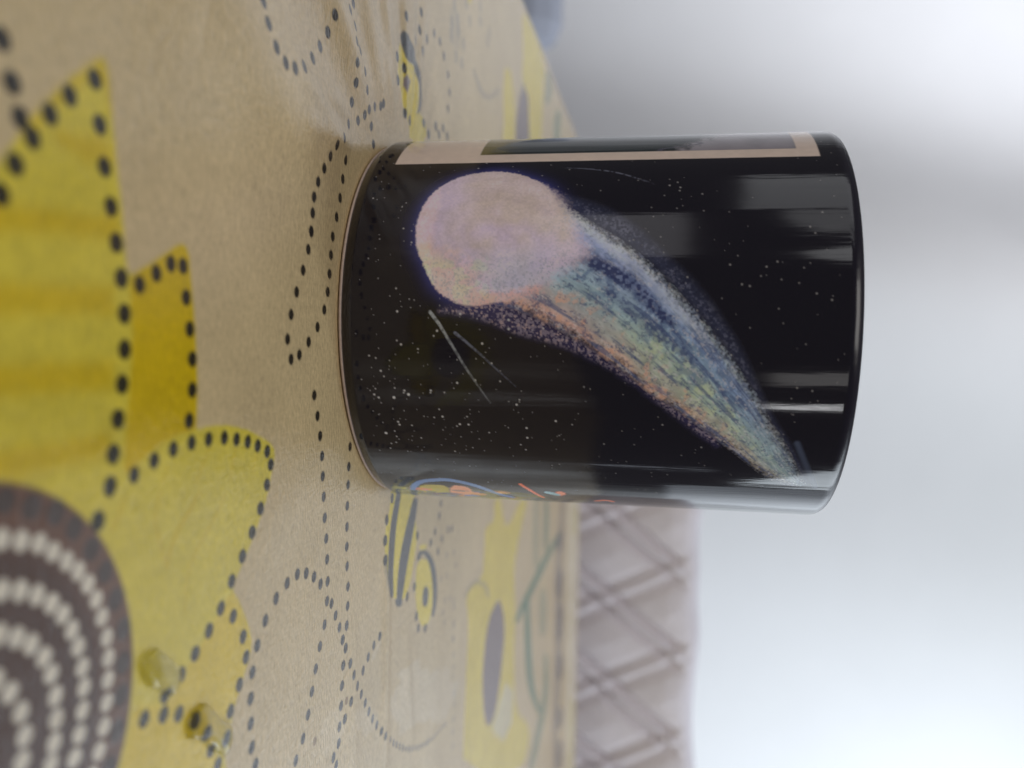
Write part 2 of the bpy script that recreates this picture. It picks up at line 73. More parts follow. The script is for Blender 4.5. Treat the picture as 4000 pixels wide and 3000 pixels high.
POLY = [["L",0.35,[[-27.94,-105.4],[-27.29,-106.97],[-23.87,-111.51],[-20.27,-115.49],[-16.46,-118.77],[-10.89,-123.72],[6.47,-128.77],[39.76,-128.78],[66.12,-82.45],[62.11,-83.24],[61.1,-81.28],[57.56,-80.64],[55.72,-79.08],[52.98,-76.4],[50.07,-74.42],[47.13,-75.13],[42.55,-77.62],[39.35,-80.26],[37.61,-78.55],[34.51,-75.01],[30.45,-71.16],[27.01,-68.36],[24.1,-67.05],[21.42,-65.79],[19.94,-66.89],[17.02,-73.28],[15.2,-80.04],[14.66,-85.31],[14.72,-89.18],[13.69,-88.76],[7.67,-88.41],[1.24,-88.83],[-5.07,-89.63],[-8.97,-90.28],[-9.41,-92.12],[-7.47,-96.01],[-5.64,-99.96],[-4.63,-102.73],[-7.97,-103.18],[-10.18,-103.23],[-17.19,-104.21],[-22.32,-104.83]],1],["D",0.3,[[-4.55,-102.59],[-5.64,-99.96],[-7.47,-96.01],[-9.41,-92.12],[-8.97,-90.28],[-5.07,-89.63],[1.24,-88.83],[7.67,-88.41],[13.69,-88.76],[14.83,-89.19],[14.78,-93.54],[15.75,-98.09],[17.13,-101.68],[18.34,-104.43],[14.13,-103.86],[8.62,-102.93],[3.05,-102.13],[-1.05,-102.28]],1],["D",1.2,[[-2.95,-123.27],[-3.41,-105.36],[-0.27,-105.35],[-0.06,-123.42]],1],["D",1.2,[[4.42,-123.64],[4.95,-105.7],[8.09,-106.09],[7.33,-123.78]],1],["D",1.2,[[12.42,-124.01],[12.72,-113.7],[12.69,-106.25],[15.46,-107.18],[15.31,-116.09],[15.05,-124.12]],1],["D",1.2,[[-10.17,-122.88],[-10.55,-113.81],[-11.18,-103.9],[-8.67,-103.87],[-8.17,-115.04],[-7.44,-123.03]],1],["D",1.2,[[-18.54,-113.61],[-19.26,-105.22],[-16.93,-104.64],[-16.33,-109.49],[-17.31,-113.45]],1],["D",1.0,[[-27.9,-105.54],[-27.29,-106.97],[-23.87,-111.51],[-20.27,-115.49],[-16.55,-118.37],[-17.22,-116.7],[-20.19,-113.97],[-22.92,-110.86],[-25.36,-108.07],[-25.45,-106.03],[-22.18,-105.37],[-22.32,-104.83]],1],["M",0.35,[[39.35,-80.26],[42.55,-77.62],[47.13,-75.13],[50.07,-74.42],[52.98,-76.4],[55.72,-79.08],[57.56,-80.64],[60.37,-82.69],[57.86,-88.46],[53.26,-92.8],[48.85,-97.19],[47.61,-96.04],[45.2,-90.08],[41.28,-83.38]],1],["M",0.8,[[45.94,-103.24],[49.15,-96.1],[53.46,-92.42],[57.86,-88.46],[62.61,-84.19],[65.85,-82.92],[52.58,-106.27]],1],["B1",0.4,[[37.1,-5.53],[44.22,-7.36],[46.25,-10.53],[51.47,-11.72],[56.28,-11.03],[61.54,-9.09],[65.89,-5.39],[68.73,0.77],[70.11,7.81],[57.72,15.96],[55.09,14.98],[47.84,13.02],[40.7,13.45]],1],["G",0.4,[[37.24,0.61],[37.57,0.44],[38.2,-0.05],[39.14,-0.74],[40.41,-1.58],[41.66,-2.44],[42.89,-3.32],[44.11,-4.22],[45.32,-5.15],[46.61,-6.01],[47.96,-6.81],[49.36,-7.59],[50.83,-8.29],[52.26,-8.84],[53.69,-9.19],[55.1,-9.4],[56.48,-9.5],[57.9,-9.48],[59.36,-9.33],[60.87,-9.05],[62.45,-8.57],[63.67,-8.07],[64.53,-7.66],[64.92,-7.56],[65.98,-4.36],[65.59,-4.43],[64.87,-4.42],[63.77,-4.45],[62.29,-4.56],[60.85,-4.57],[59.45,-4.5],[58.07,-4.35],[56.71,-4.11],[55.3,-3.82],[53.84,-3.48],[52.33,-3.09],[50.77,-2.64],[49.29,-2.13],[47.89,-1.53],[46.55,-0.86],[45.27,-0.1],[43.95,0.61],[42.62,1.26],[41.27,1.87],[39.9,2.42],[38.86,2.78],[38.16,2.99],[37.83,3.17]],1],["G",0.4,[[45.48,12.17],[45.86,11.85],[46.54,10.93],[47.6,9.75],[49.03,8.33],[50.43,6.96],[51.79,5.64],[53.11,4.39],[54.41,3.2],[55.72,2.15],[57.03,1.26],[58.35,0.52],[59.67,-0.08],[61.1,-0.58],[62.65,-0.99],[64.3,-1.32],[66.07,-1.57],[67.43,-1.67],[68.37,-1.62],[68.79,-1.73],[70.23,2.07],[69.81,2.21],[69.08,2.8],[67.91,3.5],[66.3,4.31],[64.79,5.13],[63.36,5.96],[62.02,6.8],[60.76,7.64],[59.47,8.52],[58.15,9.45],[56.79,10.43],[55.38,11.47],[53.91,12.47],[52.38,13.43],[50.79,14.36],[49.16,15.25],[47.89,15.83],[47.01,16.08],[46.61,16.37]],1],["G",1.5,[[54.35,-11.36],[54.52,-11.34],[54.87,-11.35],[55.4,-11.32],[56.12,-11.25],[56.93,-11.1],[57.82,-10.86],[58.8,-10.53],[59.87,-10.07],[60.9,-9.6],[61.88,-9.09],[62.82,-8.53],[63.72,-7.96],[64.43,-7.44],[64.92,-7.03],[65.16,-6.87],[65.57,-5.55],[65.37,-5.61],[64.98,-5.69],[64.37,-5.87],[63.55,-6.18],[62.61,-6.63],[61.58,-7.23],[60.44,-7.99],[59.25,-8.78],[58.2,-9.34],[57.27,-9.74],[56.43,-10.04],[55.67,-10.25],[55.1,-10.43],[54.71,-10.58],[54.53,-10.63]],1],["G",0.5,[[67.22,-1.51],[67.22,-1.91],[67.33,-2.4],[67.66,-2.65],[68.23,-2.59],[68.75,-2.27],[69.22,-1.73],[69.5,-1.3],[70.51,1.64],[70.51,2.06],[70.41,2.57],[70.07,2.82],[69.49,2.76],[68.95,2.42],[68.48,1.86],[68.19,1.42]],1],["B1",0.4,[[63.34,16.13],[64.71,23.64],[68.35,29.43],[73.52,31.46],[80.4,31.52],[84.18,27.73],[83.55,22.26],[80.79,18.55],[74.7,15.06],[68.13,14.47]],1],["G",0.6,[[63.65,17.74],[63.56,17.89],[63.42,18.28],[63.2,18.86],[62.9,19.55],[62.79,20.26],[62.8,20.91],[62.89,21.42],[62.96,21.67],[63.11,21.97],[63.56,22.79],[64.31,23.95],[65.32,25.29],[66.43,26.5],[67.66,27.59],[69.01,28.54],[70.48,29.34],[71.97,30.01],[73.45,30.53],[74.93,30.91],[76.41,31.13],[77.8,31.18],[79.1,31.08],[80.32,30.82],[81.45,30.4],[82.32,30.12],[82.91,29.94],[83.18,29.8],[84.28,32.56],[84.01,32.71],[83.51,33.13],[82.77,33.77],[81.75,34.59],[80.6,35.23],[79.35,35.66],[77.97,35.87],[76.49,35.86],[74.97,35.63],[73.42,35.18],[71.84,34.52],[70.24,33.65],[68.71,32.55],[67.26,31.22],[65.88,29.66],[64.61,27.88],[63.53,26.12],[62.59,24.2],[61.79,21.95],[61.34,19.84],[61.22,18.28],[61.34,17.16],[61.64,16.4],[62.07,15.91],[62.4,15.61],[62.61,15.41],[62.7,15.27]],1],["G",0.6,[[72.49,23.09],[72.67,22.6],[73.13,21.95],[74.0,21.47],[75.29,21.23],[76.36,21.35],[77.2,21.76],[77.68,22.12],[78.76,25.08],[78.59,25.56],[78.12,26.22],[77.24,26.71],[75.93,26.96],[74.83,26.86],[73.99,26.45],[73.52,26.09]],1],["B1",0.6,[[60.76,18.54],[60.97,19.01],[61.3,19.89],[61.64,21.11],[61.98,22.68],[62.15,23.8],[62.15,24.49],[62.11,24.8],[61.2,24.23],[60.99,23.75],[60.66,22.86],[60.32,21.62],[59.99,20.06],[59.83,18.95],[59.83,18.28],[59.87,17.97]],1],["HM",3.0,[[130.69,431.59],[155.29,550.7],[451.25,589.5],[372.79,452.42]],0.45],["FY",1.2,[[69.32,123.11],[72.72,138.99],[85.58,147.43],[90.4,163.37],[84.52,194.07],[89.2,215.98],[96.49,203.86],[107.78,180.6],[119.23,175.2],[134.42,181.26],[159.56,177.46],[187.97,186.71],[212.61,226.16],[226.96,234.86],[230.53,207.69],[154.32,73.28],[133.57,75.08],[116.89,76.73],[103.78,78.73],[92.35,73.63],[90.65,80.98],[94.95,101.23],[85.38,104.19],[76.01,105.55],[78.92,123.66]],1],["F",1.5,[[92.85,74.8],[92.76,75.26],[92.63,76.37],[92.4,77.93],[92.06,79.92],[91.99,82.12],[92.16,84.53],[92.55,87.12],[93.16,89.89],[93.91,92.51],[94.83,95.16],[96.03,98.1],[97.59,101.42],[99.08,104.29],[100.5,106.63],[101.86,108.45],[103.19,109.72],[104.27,110.8],[105.02,111.63],[105.36,111.92],[106.39,115.35],[106.05,115.08],[105.46,114.8],[104.52,114.22],[103.19,113.28],[101.61,111.43],[99.85,108.71],[97.95,105.2],[95.95,100.96],[94.17,96.61],[92.67,92.25],[91.53,88.11],[90.76,84.35],[90.37,81.2],[90.3,78.59],[90.54,76.46],[91.05,74.77],[91.44,73.6],[91.74,72.9],[91.84,72.47]],0.7],["P",1.0,[[113.63,135.33],[122.4,147.19],[134.74,152.26],[146.08,145.64],[157.91,137.36],[162.24,127.11],[160.12,117.16],[152.67,109.44],[136.58,105.02],[124.63,107.75],[115.59,114.56]],1],["LB",1.5,[[158.3,153.46],[173.72,179.2],[187.16,175.25],[184.66,154.01],[172.53,134.11],[164.6,125.21],[160.75,139.74]],1],["GR",1.5,[[143.83,187.8],[143.85,189.3],[144.22,193.14],[144.59,198.57],[144.96,205.69],[145.46,213.93],[146.08,223.37],[146.78,234.04],[147.52,245.99],[148.05,258.33],[148.33,271.03],[148.4,284.2],[148.29,297.99],[148.38,312.44],[148.79,328.02],[149.66,345.22],[151.09,364.59],[152.18,380.04],[152.71,390.05],[153.22,395.96],[146.18,373.39],[145.67,367.66],[144.26,355.23],[142.7,339.04],[141.2,320.23],[140.24,303.33],[139.68,287.8],[139.39,273.25],[139.32,259.51],[139.14,246.67],[138.87,234.6],[138.55,223.33],[138.21,212.84],[138.07,203.85],[138.12,196.29],[138.36,190.01],[138.76,184.9],[139.17,181.43],[139.56,179.45],[139.6,178.12]],0.9],["GR",1.5,[[139.97,214.52],[140.86,214.49],[142.31,213.44],[144.67,212.48],[147.98,211.63],[151.88,211.35],[156.4,211.67],[161.54,212.56],[167.33,214.01],[172.95,215.86],[178.4,218.13],[183.7,220.83],[188.9,224.01],[194.59,228.54],[200.83,234.54],[207.81,242.35],[215.65,252.29],[222.05,260.7],[226.71,267.09],[228.81,269.72],[236.27,286.54],[234.2,284.04],[230.61,280.23],[224.91,273.69],[217.39,264.73],[210.72,257.66],[204.71,252.23],[199.23,248.24],[194.12,245.49],[188.75,243.01],[183.11,240.77],[177.18,238.71],[170.93,236.77],[165.21,234.99],[160.02,233.4],[155.35,232.04],[151.21,230.96],[147.98,229.77],[145.68,228.53],[144.71,228.43]],0.9],["GR",1.5,[[101.69,285.5],[102.74,284.85],[104.82,283.51],[108.2,282.73],[112.9,282.63],[117.33,282.64],[121.51,282.82],[125.44,283.16],[129.13,283.59],[132.08,284.54],[134.26,285.91],[135.34,286.56],[138.98,299.42],[138.35,300.46],[137.1,302.63],[134.88,304.74],[131.65,306.68],[127.86,307.79],[123.52,307.98],[118.65,307.2],[113.28,305.43],[109.1,303.28],[106.14,300.93],[104.68,299.78]],0.7],["GR",1.5,[[92.46,241.42],[94.04,240.62],[97.17,238.97],[102.09,237.61],[108.84,236.68],[114.88,236.63],[120.26,237.5],[124.98,239.28],[129.03,241.93],[132.28,244.61],[134.7,247.19],[135.91,248.46],[139.93,261.95],[139.21,262.43],[137.78,263.45],[135.27,263.74],[131.69,263.16],[127.07,262.36],[121.39,261.27],[114.67,259.9],[106.98,258.39],[101.12,256.66],[97.09,254.8],[95.1,253.93]],0.4],["GR",1.5,[[202.99,294.52],[204.4,295.09],[206.8,295.24],[210.57,295.81],[215.74,296.94],[220.24,296.75],[224.08,295.28],[227.25,292.6],[229.77,288.77],[231.75,284.74],[233.21,280.57],[234.17,276.28],[234.64,271.8],[235.36,266.95],[236.32,261.83],[237.52,256.46],[238.95,250.88],[240.18,246.07],[241.22,241.94],[242.05,238.44],[242.68,235.5],[243.3,233.56],[243.82,232.46],[243.86,231.55],[251.72,244.61],[251.69,245.58],[252.11,248.31],[252.57,252.17],[252.98,257.07],[253.1,262.5],[252.93,268.47],[252.44,275.01],[251.63,282.16],[250.9,288.8],[250.25,294.88],[249.68,300.33],[249.18,305.2],[248.0,309.68],[246.14,313.69],[243.58,317.2],[240.32,320.21],[236.25,321.75],[231.42,321.8],[225.86,320.33],[219.63,317.3],[214.82,314.58],[211.51,312.45],[210.06,311.87]],0.7],["GR",1.5,[[156.37,277.11],[157.24,274.4],[159.61,270.95],[164.13,268.8],[170.96,268.26],[176.76,269.65],[181.48,272.72],[184.28,275.34],[192.42,296.15],[191.76,299.27],[189.48,303.17],[184.55,305.17],[176.88,304.92],[170.46,302.71],[165.47,299.03],[162.67,296.2]],0.4],["FG",1.5,[[123.55,377.01],[125.01,376.4],[127.74,374.44],[131.69,370.98],[137.01,366.98],[142.17,362.67],[147.18,358.12],[152.05,353.38],[156.83,348.5],[162.48,345.6],[169.02,344.66],[176.52,345.63],[184.94,348.37],[192.64,350.38],[199.62,351.69],[205.89,352.39],[211.48,352.56],[217.37,352.58],[223.57,352.48],[230.09,352.28],[236.93,352.02],[243.68,351.53],[250.32,350.8],[256.84,349.82],[263.23,348.51],[270.67,348.27],[279.19,349.11],[288.79,350.93],[299.34,353.42],[307.35,355.35],[312.46,356.16],[314.8,356.19],[331.99,386.46],[329.47,386.35],[324.89,386.93],[318.29,388.33],[309.15,389.59],[300.93,391.55],[293.58,394.17],[287.07,397.48],[281.39,401.56],[275.29,404.98],[268.81,407.71],[261.95,409.69],[254.72,410.87],[247.65,411.51],[240.75,411.64],[234.07,411.31],[227.63,410.57],[220.33,408.98],[212.29,406.76],[203.6,404.06],[194.34,400.91],[186.15,399.54],[178.85,399.75],[172.38,401.51],[166.66,404.94],[160.64,407.71],[154.39,409.75],[147.92,411.02],[141.26,411.51],[136.13,411.25],[132.79,411.41],[131.21,411.91]],0.45],["FG",1.5,[[145.36,368.18],[145.13,364.01],[145.4,358.51],[146.91,354.56],[149.78,352.53],[152.6,353.4],[155.28,356.77],[157.03,359.82],[164.63,386.13],[164.99,390.55],[164.87,396.57],[163.36,401.08],[160.29,403.51],[157.24,402.57],[154.37,398.79],[152.54,395.39]],0.6],["FG",1.5,[[173.74,373.68],[173.71,369.6],[174.5,364.23],[176.99,360.52],[181.33,358.87],[185.37,359.97],[188.94,363.28],[191.16,366.14],[199.29,389.78],[199.4,393.87],[198.73,399.57],[196.26,403.97],[191.79,406.46],[187.6,405.76],[183.91,402.37],[181.65,399.3]],0.6],["FG",1.5,[[200.58,376.94],[200.87,373.2],[202.32,368.26],[205.84,364.79],[211.58,363.14],[216.71,364.06],[221.12,367.15],[223.83,369.91],[233.63,394.55],[233.64,398.82],[232.5,404.61],[228.91,408.63],[222.65,410.29],[216.94,408.78],[212.1,404.79],[209.23,401.48]],0.6],["FG",1.5,[[238.93,382.28],[238.44,378.28],[238.62,373.09],[240.61,369.5],[244.6,367.89],[248.65,369.1],[252.64,372.77],[255.3,376.04],[267.36,402.81],[268.04,407.1],[268.1,412.88],[266.16,417.09],[261.96,419.15],[257.6,417.87],[253.3,413.7],[250.51,410.01]],0.6],["FG",1.5,[[283.79,392.73],[282.85,388.67],[282.23,383.2],[283.35,379.27],[286.45,377.33],[289.99,378.28],[293.74,381.61],[296.26,384.52],[308.88,408.99],[309.99,413.24],[310.82,419.12],[309.75,423.49],[306.44,425.67],[302.61,424.6],[298.62,420.94],[296.0,417.79]],0.6],["FG",1.5,[[311.32,396.1],[310.63,392.1],[310.62,386.77],[312.73,382.82],[317.16,380.67],[321.77,381.38],[326.42,384.63],[329.55,387.65],[345.77,416.22],[347.08,421.16],[347.75,427.73],[345.68,432.22],[340.5,433.92],[334.84,431.94],[329.21,427.08],[325.6,423.12]],0.6],["HY",1.5,[[152.46,480.63],[153.14,476.77],[155.17,472.06],[159.23,469.62],[165.49,469.98],[170.93,473.13],[175.49,478.7],[178.25,483.25],[186.86,516.09],[186.4,520.72],[184.54,526.49],[180.23,529.4],[173.29,528.48],[167.21,523.99],[162.26,516.89],[159.42,511.6]],0.5],["HY",1.5,[[323.99,491.06],[324.84,488.92],[326.48,484.57],[330.38,481.15],[336.64,478.89],[343.81,477.63],[351.91,477.37],[360.96,478.04],[371.02,479.7],[379.6,482.72],[386.63,486.96],[390.23,489.2],[411.48,526.49],[410.34,528.83],[408.15,533.75],[403.02,537.96],[394.7,541.06],[385.92,542.46],[376.58,541.9],[366.82,539.46],[356.97,535.73],[348.95,531.47],[342.79,526.83],[339.83,524.72]],0.5],["B1",0.4,[[-64.71,-1.31],[-58.48,-3.73],[-54.64,-1.95],[-50.78,1.53],[-47.82,6.42],[-43.48,7.68],[-47.05,23.22],[-52.17,21.16],[-52.65,14.88],[-59.89,13.77],[-62.3,8.77],[-61.43,4.08],[-63.15,1.81]],1],["G",0.4,[[-67.8,0.81],[-65.84,-0.67],[-63.63,1.0],[-61.48,3.04],[-62.3,8.77],[-59.89,13.77],[-55.72,15.92],[-51.0,12.27],[-53.61,17.09],[-58.7,18.0],[-62.73,15.34],[-66.58,7.8],[-68.14,2.89]],1],["P",0.5,[[-58.53,3.2],[-57.74,6.31],[-54.24,3.98],[-55.32,1.72],[-57.19,1.77]],1],["F",1.5,[[-82.18,78.86],[-82.01,79.26],[-81.62,79.93],[-81.05,80.99],[-80.29,82.47],[-79.63,84.07],[-79.07,85.78],[-78.6,87.6],[-78.24,89.57],[-78.05,91.63],[-78.04,93.82],[-78.23,96.25],[-78.66,98.84],[-79.23,101.49],[-79.94,104.27],[-80.79,107.13],[-81.77,110.09],[-82.87,113.02],[-84.06,115.87],[-85.36,118.67],[-86.73,121.38],[-87.75,123.35],[-88.44,124.65],[-88.79,125.38],[-88.5,122.95],[-88.15,122.23],[-87.44,120.68],[-86.4,118.44],[-85.07,115.64],[-83.94,113.03],[-82.96,110.57],[-82.15,108.28],[-81.46,106.11],[-80.89,104.12],[-80.43,102.29],[-80.07,100.58],[-79.8,99.03],[-79.65,97.35],[-79.62,95.47],[-79.74,93.48],[-80.01,91.42],[-80.38,89.41],[-80.85,87.48],[-81.4,85.62],[-82.05,83.82],[-82.52,82.44],[-82.82,81.5],[-82.99,81.09]],0.8],["FY",1.0,[[-100.07,136.05],[-103.45,149.37],[-97.29,157.62],[-89.02,161.94],[-71.03,160.37],[-64.93,130.02],[-78.48,134.82],[-90.41,132.74]],1],["FY",1.0,[[-137.51,176.97],[-141.74,200.37],[-140.97,238.95],[-136.2,255.48],[-122.01,247.1],[-88.39,246.8],[-80.26,206.29],[-98.26,198.9],[-107.15,193.29],[-107.48,179.15],[-122.78,182.93]],1],["FY",1.0,[[-100.62,65.37],[-104.52,75.48],[-102.14,74.49],[-100.17,69.95]],1],["P",1.0,[[-107.73,183.75],[-105.57,198.33],[-80.26,206.29],[-71.46,162.51],[-85.48,164.16],[-98.67,172.66]],1],["GR",1.5,[[-135.56,259.29],[-134.83,259.03],[-133.36,258.45],[-131.51,258.75],[-129.34,260.03],[-127.19,260.35],[-125.03,259.83],[-122.9,258.51],[-120.62,256.22],[-118.98,255.04],[-118.07,255.0],[-117.6,254.96],[-120.54,267.88],[-121.42,269.68],[-123.22,273.4],[-125.69,277.87],[-128.97,283.21],[-132.04,286.4],[-134.65,287.09],[-136.76,285.33],[-138.35,281.36],[-139.28,277.74],[-139.63,274.52],[-139.82,272.97]],0.6],["GR",1.5,[[-130.31,318.69],[-129.25,316.86],[-127.14,313.14],[-124.37,309.1],[-120.91,304.84],[-117.41,302.41],[-113.9,301.84],[-110.35,303.08],[-106.69,306.01],[-104.1,309.0],[-102.54,311.97],[-101.75,313.42],[-105.27,330.68],[-106.56,331.44],[-109.15,333.03],[-112.72,333.81],[-117.18,333.58],[-121.19,333.81],[-124.78,334.44],[-127.95,335.46],[-130.81,337.03],[-132.81,337.32],[-133.89,336.47],[-134.44,336.08]],0.75],["F",1.5,[[-90.4,47.25],[-89.45,46.72],[-87.8,46.29],[-85.71,46.64],[-83.22,47.95],[-81.58,49.66],[-80.73,51.54],[-80.42,52.83],[-82.7,59.41],[-83.69,59.98],[-85.41,60.41],[-87.59,59.91],[-90.13,58.35],[-91.77,56.55],[-92.56,54.64],[-92.82,53.37]],0.3]]
STRK = [["D",0.6,0.7,[[23.22,-88.16],[25.54,-91.11],[26.97,-93.51],[29.31,-95.46],[31.31,-96.08]]],["D",0.5,0.6,[[21.17,-97.06],[24.6,-98.74],[28.16,-97.26],[31.31,-96.08]]],["D",0.5,0.5,[[24.84,-81.48],[27.97,-84.8],[30.48,-88.78],[33.53,-91.74],[38.57,-92.29]]],["D",0.8,0.5,[[20.54,-104.05],[22.92,-105.65],[23.86,-106.57]]],["D",0.35,0.7,[[18.4,-95.43],[20.38,-96.87]]],["D",0.35,0.7,[[17.61,-85.81],[19.78,-87.51],[21.89,-89.17]]],["D",0.35,0.6,[[18.51,-78.25],[20.5,-79.24],[23.16,-80.23]]],["D",0.35,0.5,[[19.98,-71.79],[23.46,-73.44]]]]
RINGS = [[[20.66,-122.29],[21.45,-119.93],[22.33,-117.6],[23.71,-115.72],[25.23,-113.81],[26.82,-112.13],[28.67,-110.67],[30.78,-109.42],[33.1,-108.53],[35.7,-107.8],[38.14,-107.59],[40.62,-107.75],[43.15,-108.03],[45.65,-108.55],[48.01,-109.48]],[[25.43,-122.47],[26.26,-120.21],[27.4,-118.05],[28.92,-116.13],[30.64,-114.56],[32.74,-113.29],[34.92,-112.4],[37.4,-111.82],[39.72,-111.68],[42.13,-111.97],[44.47,-112.55],[46.68,-113.35]],[[30.63,-120.79],[32.01,-118.99],[33.98,-117.35],[36.14,-116.41],[38.7,-115.89],[41.13,-115.87],[43.47,-116.24],[45.51,-116.78]],[[35.61,-121.8],[38.15,-120.51],[40.74,-120.12],[43.07,-120.56]],[[17.18,-121.75],[18.47,-118.52],[19.82,-115.22],[22.04,-112.64],[25.04,-110.01],[28.23,-107.87],[31.88,-106.21],[35.81,-104.97],[39.79,-105.09],[43.44,-105.51],[47.25,-106.39]]]
CENTRE = [39.55,-128.32,25.07]
WET_SHEEN = [[1,1.2,[[85.06,-4.77],[88.13,5.97],[95.44,24.63],[104.75,43.77],[114.48,56.91],[120.52,67.57],[120.31,57.19],[122.87,49.16],[123.2,44.36],[111.46,26.9],[106.17,12.73],[103.6,2.45],[97.88,-5.65],[90.33,-9.77],[87.51,-8.72],[93.07,6.14],[90.32,4.32]]],[0.8,0.8,[[72.65,-16.69],[72.44,-13.55],[74.78,-14.25],[76.26,-18.34],[75.38,-20.42],[73.63,-19.19]]],[0.7,1.2,[[80.44,-31.02],[83.1,-23.21],[90.05,-16.51],[90.67,-19.88],[88.7,-26.47],[83.79,-31.8]]],[0.6,1.2,[[75.7,-47.96],[77.41,-40.54],[82.43,-35.57],[83.78,-38.01],[81.27,-45.64]]],[0.8,0.6,[[59.23,-81.93],[60.09,-80.75],[64.13,-81.4],[62.36,-83.72]]]]
DROP = [[[41.23,-102.18],[40.19,-101.42],[40.11,-99.38],[41.77,-97.31],[45.07,-93.68],[47.72,-93.85],[48.44,-95.7],[46.51,-98.18],[45.14,-100.23],[43.12,-101.68]],[[53.72,-92.82],[52.19,-92.17],[51.91,-90.33],[52.4,-88.03],[54.4,-86.13],[57.07,-83.96],[58.84,-81.09],[61.25,-80.99],[63.62,-81.87],[62.11,-84.64],[59.24,-87.21],[56.31,-90.5],[55.84,-92.31]]]
MUG = {"head":[[-16.19,14.89],[-20.27,14.73],[-24.26,15.77],[-27.69,17.42],[-31.21,21.28],[-32.61,25.51],[-33.0,29.15],[-31.45,34.11],[-28.55,38.73],[-25.26,41.48],[-22.09,43.1],[-19.16,45.0],[-16.05,45.84],[-12.73,48.01],[-10.61,45.09],[-8.86,41.8],[-6.8,40.19],[-4.91,37.88],[-4.21,34.5],[-3.32,30.05],[-2.78,26.25],[-3.6,23.08],[-5.3,20.21],[-7.72,18.49],[-10.57,17.06],[-13.51,15.54]],"U":[[-24.46,41.9],[-19.53,47.44],[-14.92,54.57],[-9.56,60.5],[-4.43,65.15],[0.69,69.77],[5.58,73.45],[9.93,76.12],[13.24,78.7],[18.07,81.04],[21.51,83.52],[26.43,85.91],[33.33,89.11]],"L":[[-4.1,26.92],[-2.04,36.31],[2.57,45.02],[5.55,50.04],[9.83,55.79],[13.19,59.56],[15.32,63.32],[18.35,67.19],[22.19,71.66],[26.2,75.93],[29.91,79.31],[32.56,82.38],[34.89,87.39]],"O":[[-25.75,42.43],[-23.72,49.11],[-19.01,55.82],[-11.84,62.55],[-6.72,67.74],[-0.11,72.35],[2.9,74.37],[7.53,76.72],[13.22,79.27],[17.78,81.63],[21.31,83.99],[25.86,86.33],[32.86,89.4]],"N":[[-1.91,20.44],[-0.83,28.34],[2.03,34.85],[3.28,41.21],[5.59,47.55],[8.33,52.56],[10.93,56.59],[13.92,60.31],[19.48,66.92],[23.42,71.75]],"navy1":[[-16.45,41.06],[-14.19,44.92],[-10.62,49.43],[-8.56,53.79],[-6.22,56.8],[-3.27,59.14],[-0.04,62.77]],"navy2":[[-8.01,49.32],[-3.87,53.54],[-0.28,58.14],[2.84,61.8],[6.86,67.26]],"lav":[[-20.23,44.1],[-16.12,49.0],[-11.84,54.22],[-6.67,59.77],[-1.72,64.78],[3.16,69.76]],"streak1":[[-1.71,18.74],[0.45,20.48],[4.28,22.84],[8.97,25.61],[12.47,27.83],[15.57,29.78]],"streak2":[[2.08,23.52],[3.84,25.74],[6.26,28.59],[9.62,32.16],[12.0,34.7]],"arc":[[-33.75,41.2],[-33.19,46.62],[-32.53,49.85],[-31.32,53.32],[-29.77,56.23],[-28.13,59.34]],"tip2":[[22.21,85.81],[25.54,87.21],[30.07,89.09],[34.59,90.82]],"frame":[[-36.45,7.15],[-35.94,89.49]],"pic":[[-39.99,24.23],[-39.31,85.53],[-39.45,65.06]],"car_arc":[[45.19,8.88],[41.17,10.53],[39.21,13.12],[38.16,17.85],[39.17,21.24],[41.39,24.72],[45.76,27.91],[48.74,30.5]],"car_y":[[42.87,10.72],[41.23,13.27],[41.47,17.78],[48.25,16.61],[49.26,9.71]],"car_s":[[41.02,18.18],[41.37,21.72],[43.98,22.44],[49.71,21.01],[48.25,16.61]],"car_r1":[[38.85,33.48],[42.06,35.29],[47.0,37.4]],"car_r2":[[42.22,40.25],[41.59,41.76],[43.2,42.79],[45.22,41.15]],"car_t":[[42.89,38.73],[44.02,40.67]],"car_r3":[[47.94,48.64],[46.44,50.76],[47.79,52.18]],"stars":[[14.26,13.92,0.33],[15.0,10.95,0.33],[22.76,3.13,0.33],[23.39,8.12,0.33],[20.47,11.07,0.24],[21.13,11.25,0.24],[14.47,7.06,0.24],[15.09,7.88,0.24],[15.75,34.75,0.24],[9.58,8.85,0.24],[11.61,23.62,0.24],[13.31,18.38,0.24],[1.22,33.55,0.24],[-0.43,33.53,0.24],[-1.44,24.47,0.24],[3.97,28.62,0.24],[13.47,13.18,0.24],[18.9,20.16,0.24],[20.55,25.12,0.24],[20.52,23.42,0.24],[20.89,36.38,0.24],[23.26,36.36,0.24],[19.06,42.03,0.24],[-1.77,12.39,0.24],[4.4,13.08,0.24],[1.74,20.08,0.24],[1.65,3.46,0.24],[11.75,47.4,0.24],[24.11,50.99,0.24],[-27.8,61.93,0.3],[-27.21,63.9,0.3],[-28.61,63.39,0.26],[-26.37,63.77,0.26],[-20.96,88.41,0.26],[-17.94,86.2,0.26],[-16.69,87.01,0.26],[-10.73,72.59,0.26],[-10.36,78.74,0.26],[-6.89,75.96,0.26],[-7.18,74.63,0.26],[-8.43,65.29,0.26],[-10.19,84.98,0.2],[-8.68,77.81,0.2],[-8.07,81.25,0.2],[-7.47,84.17,0.2],[-25.19,61.02,0.2],[-29.29,56.11,0.2],[-22.12,63.29,0.2],[-21.5,68.04,0.2],[-2.98,80.87,0.2],[-26.66,49.25,0.2],[-20.31,59.11,0.2],[-16.06,60.5,0.2],[-15.47,55.68,0.2]]}

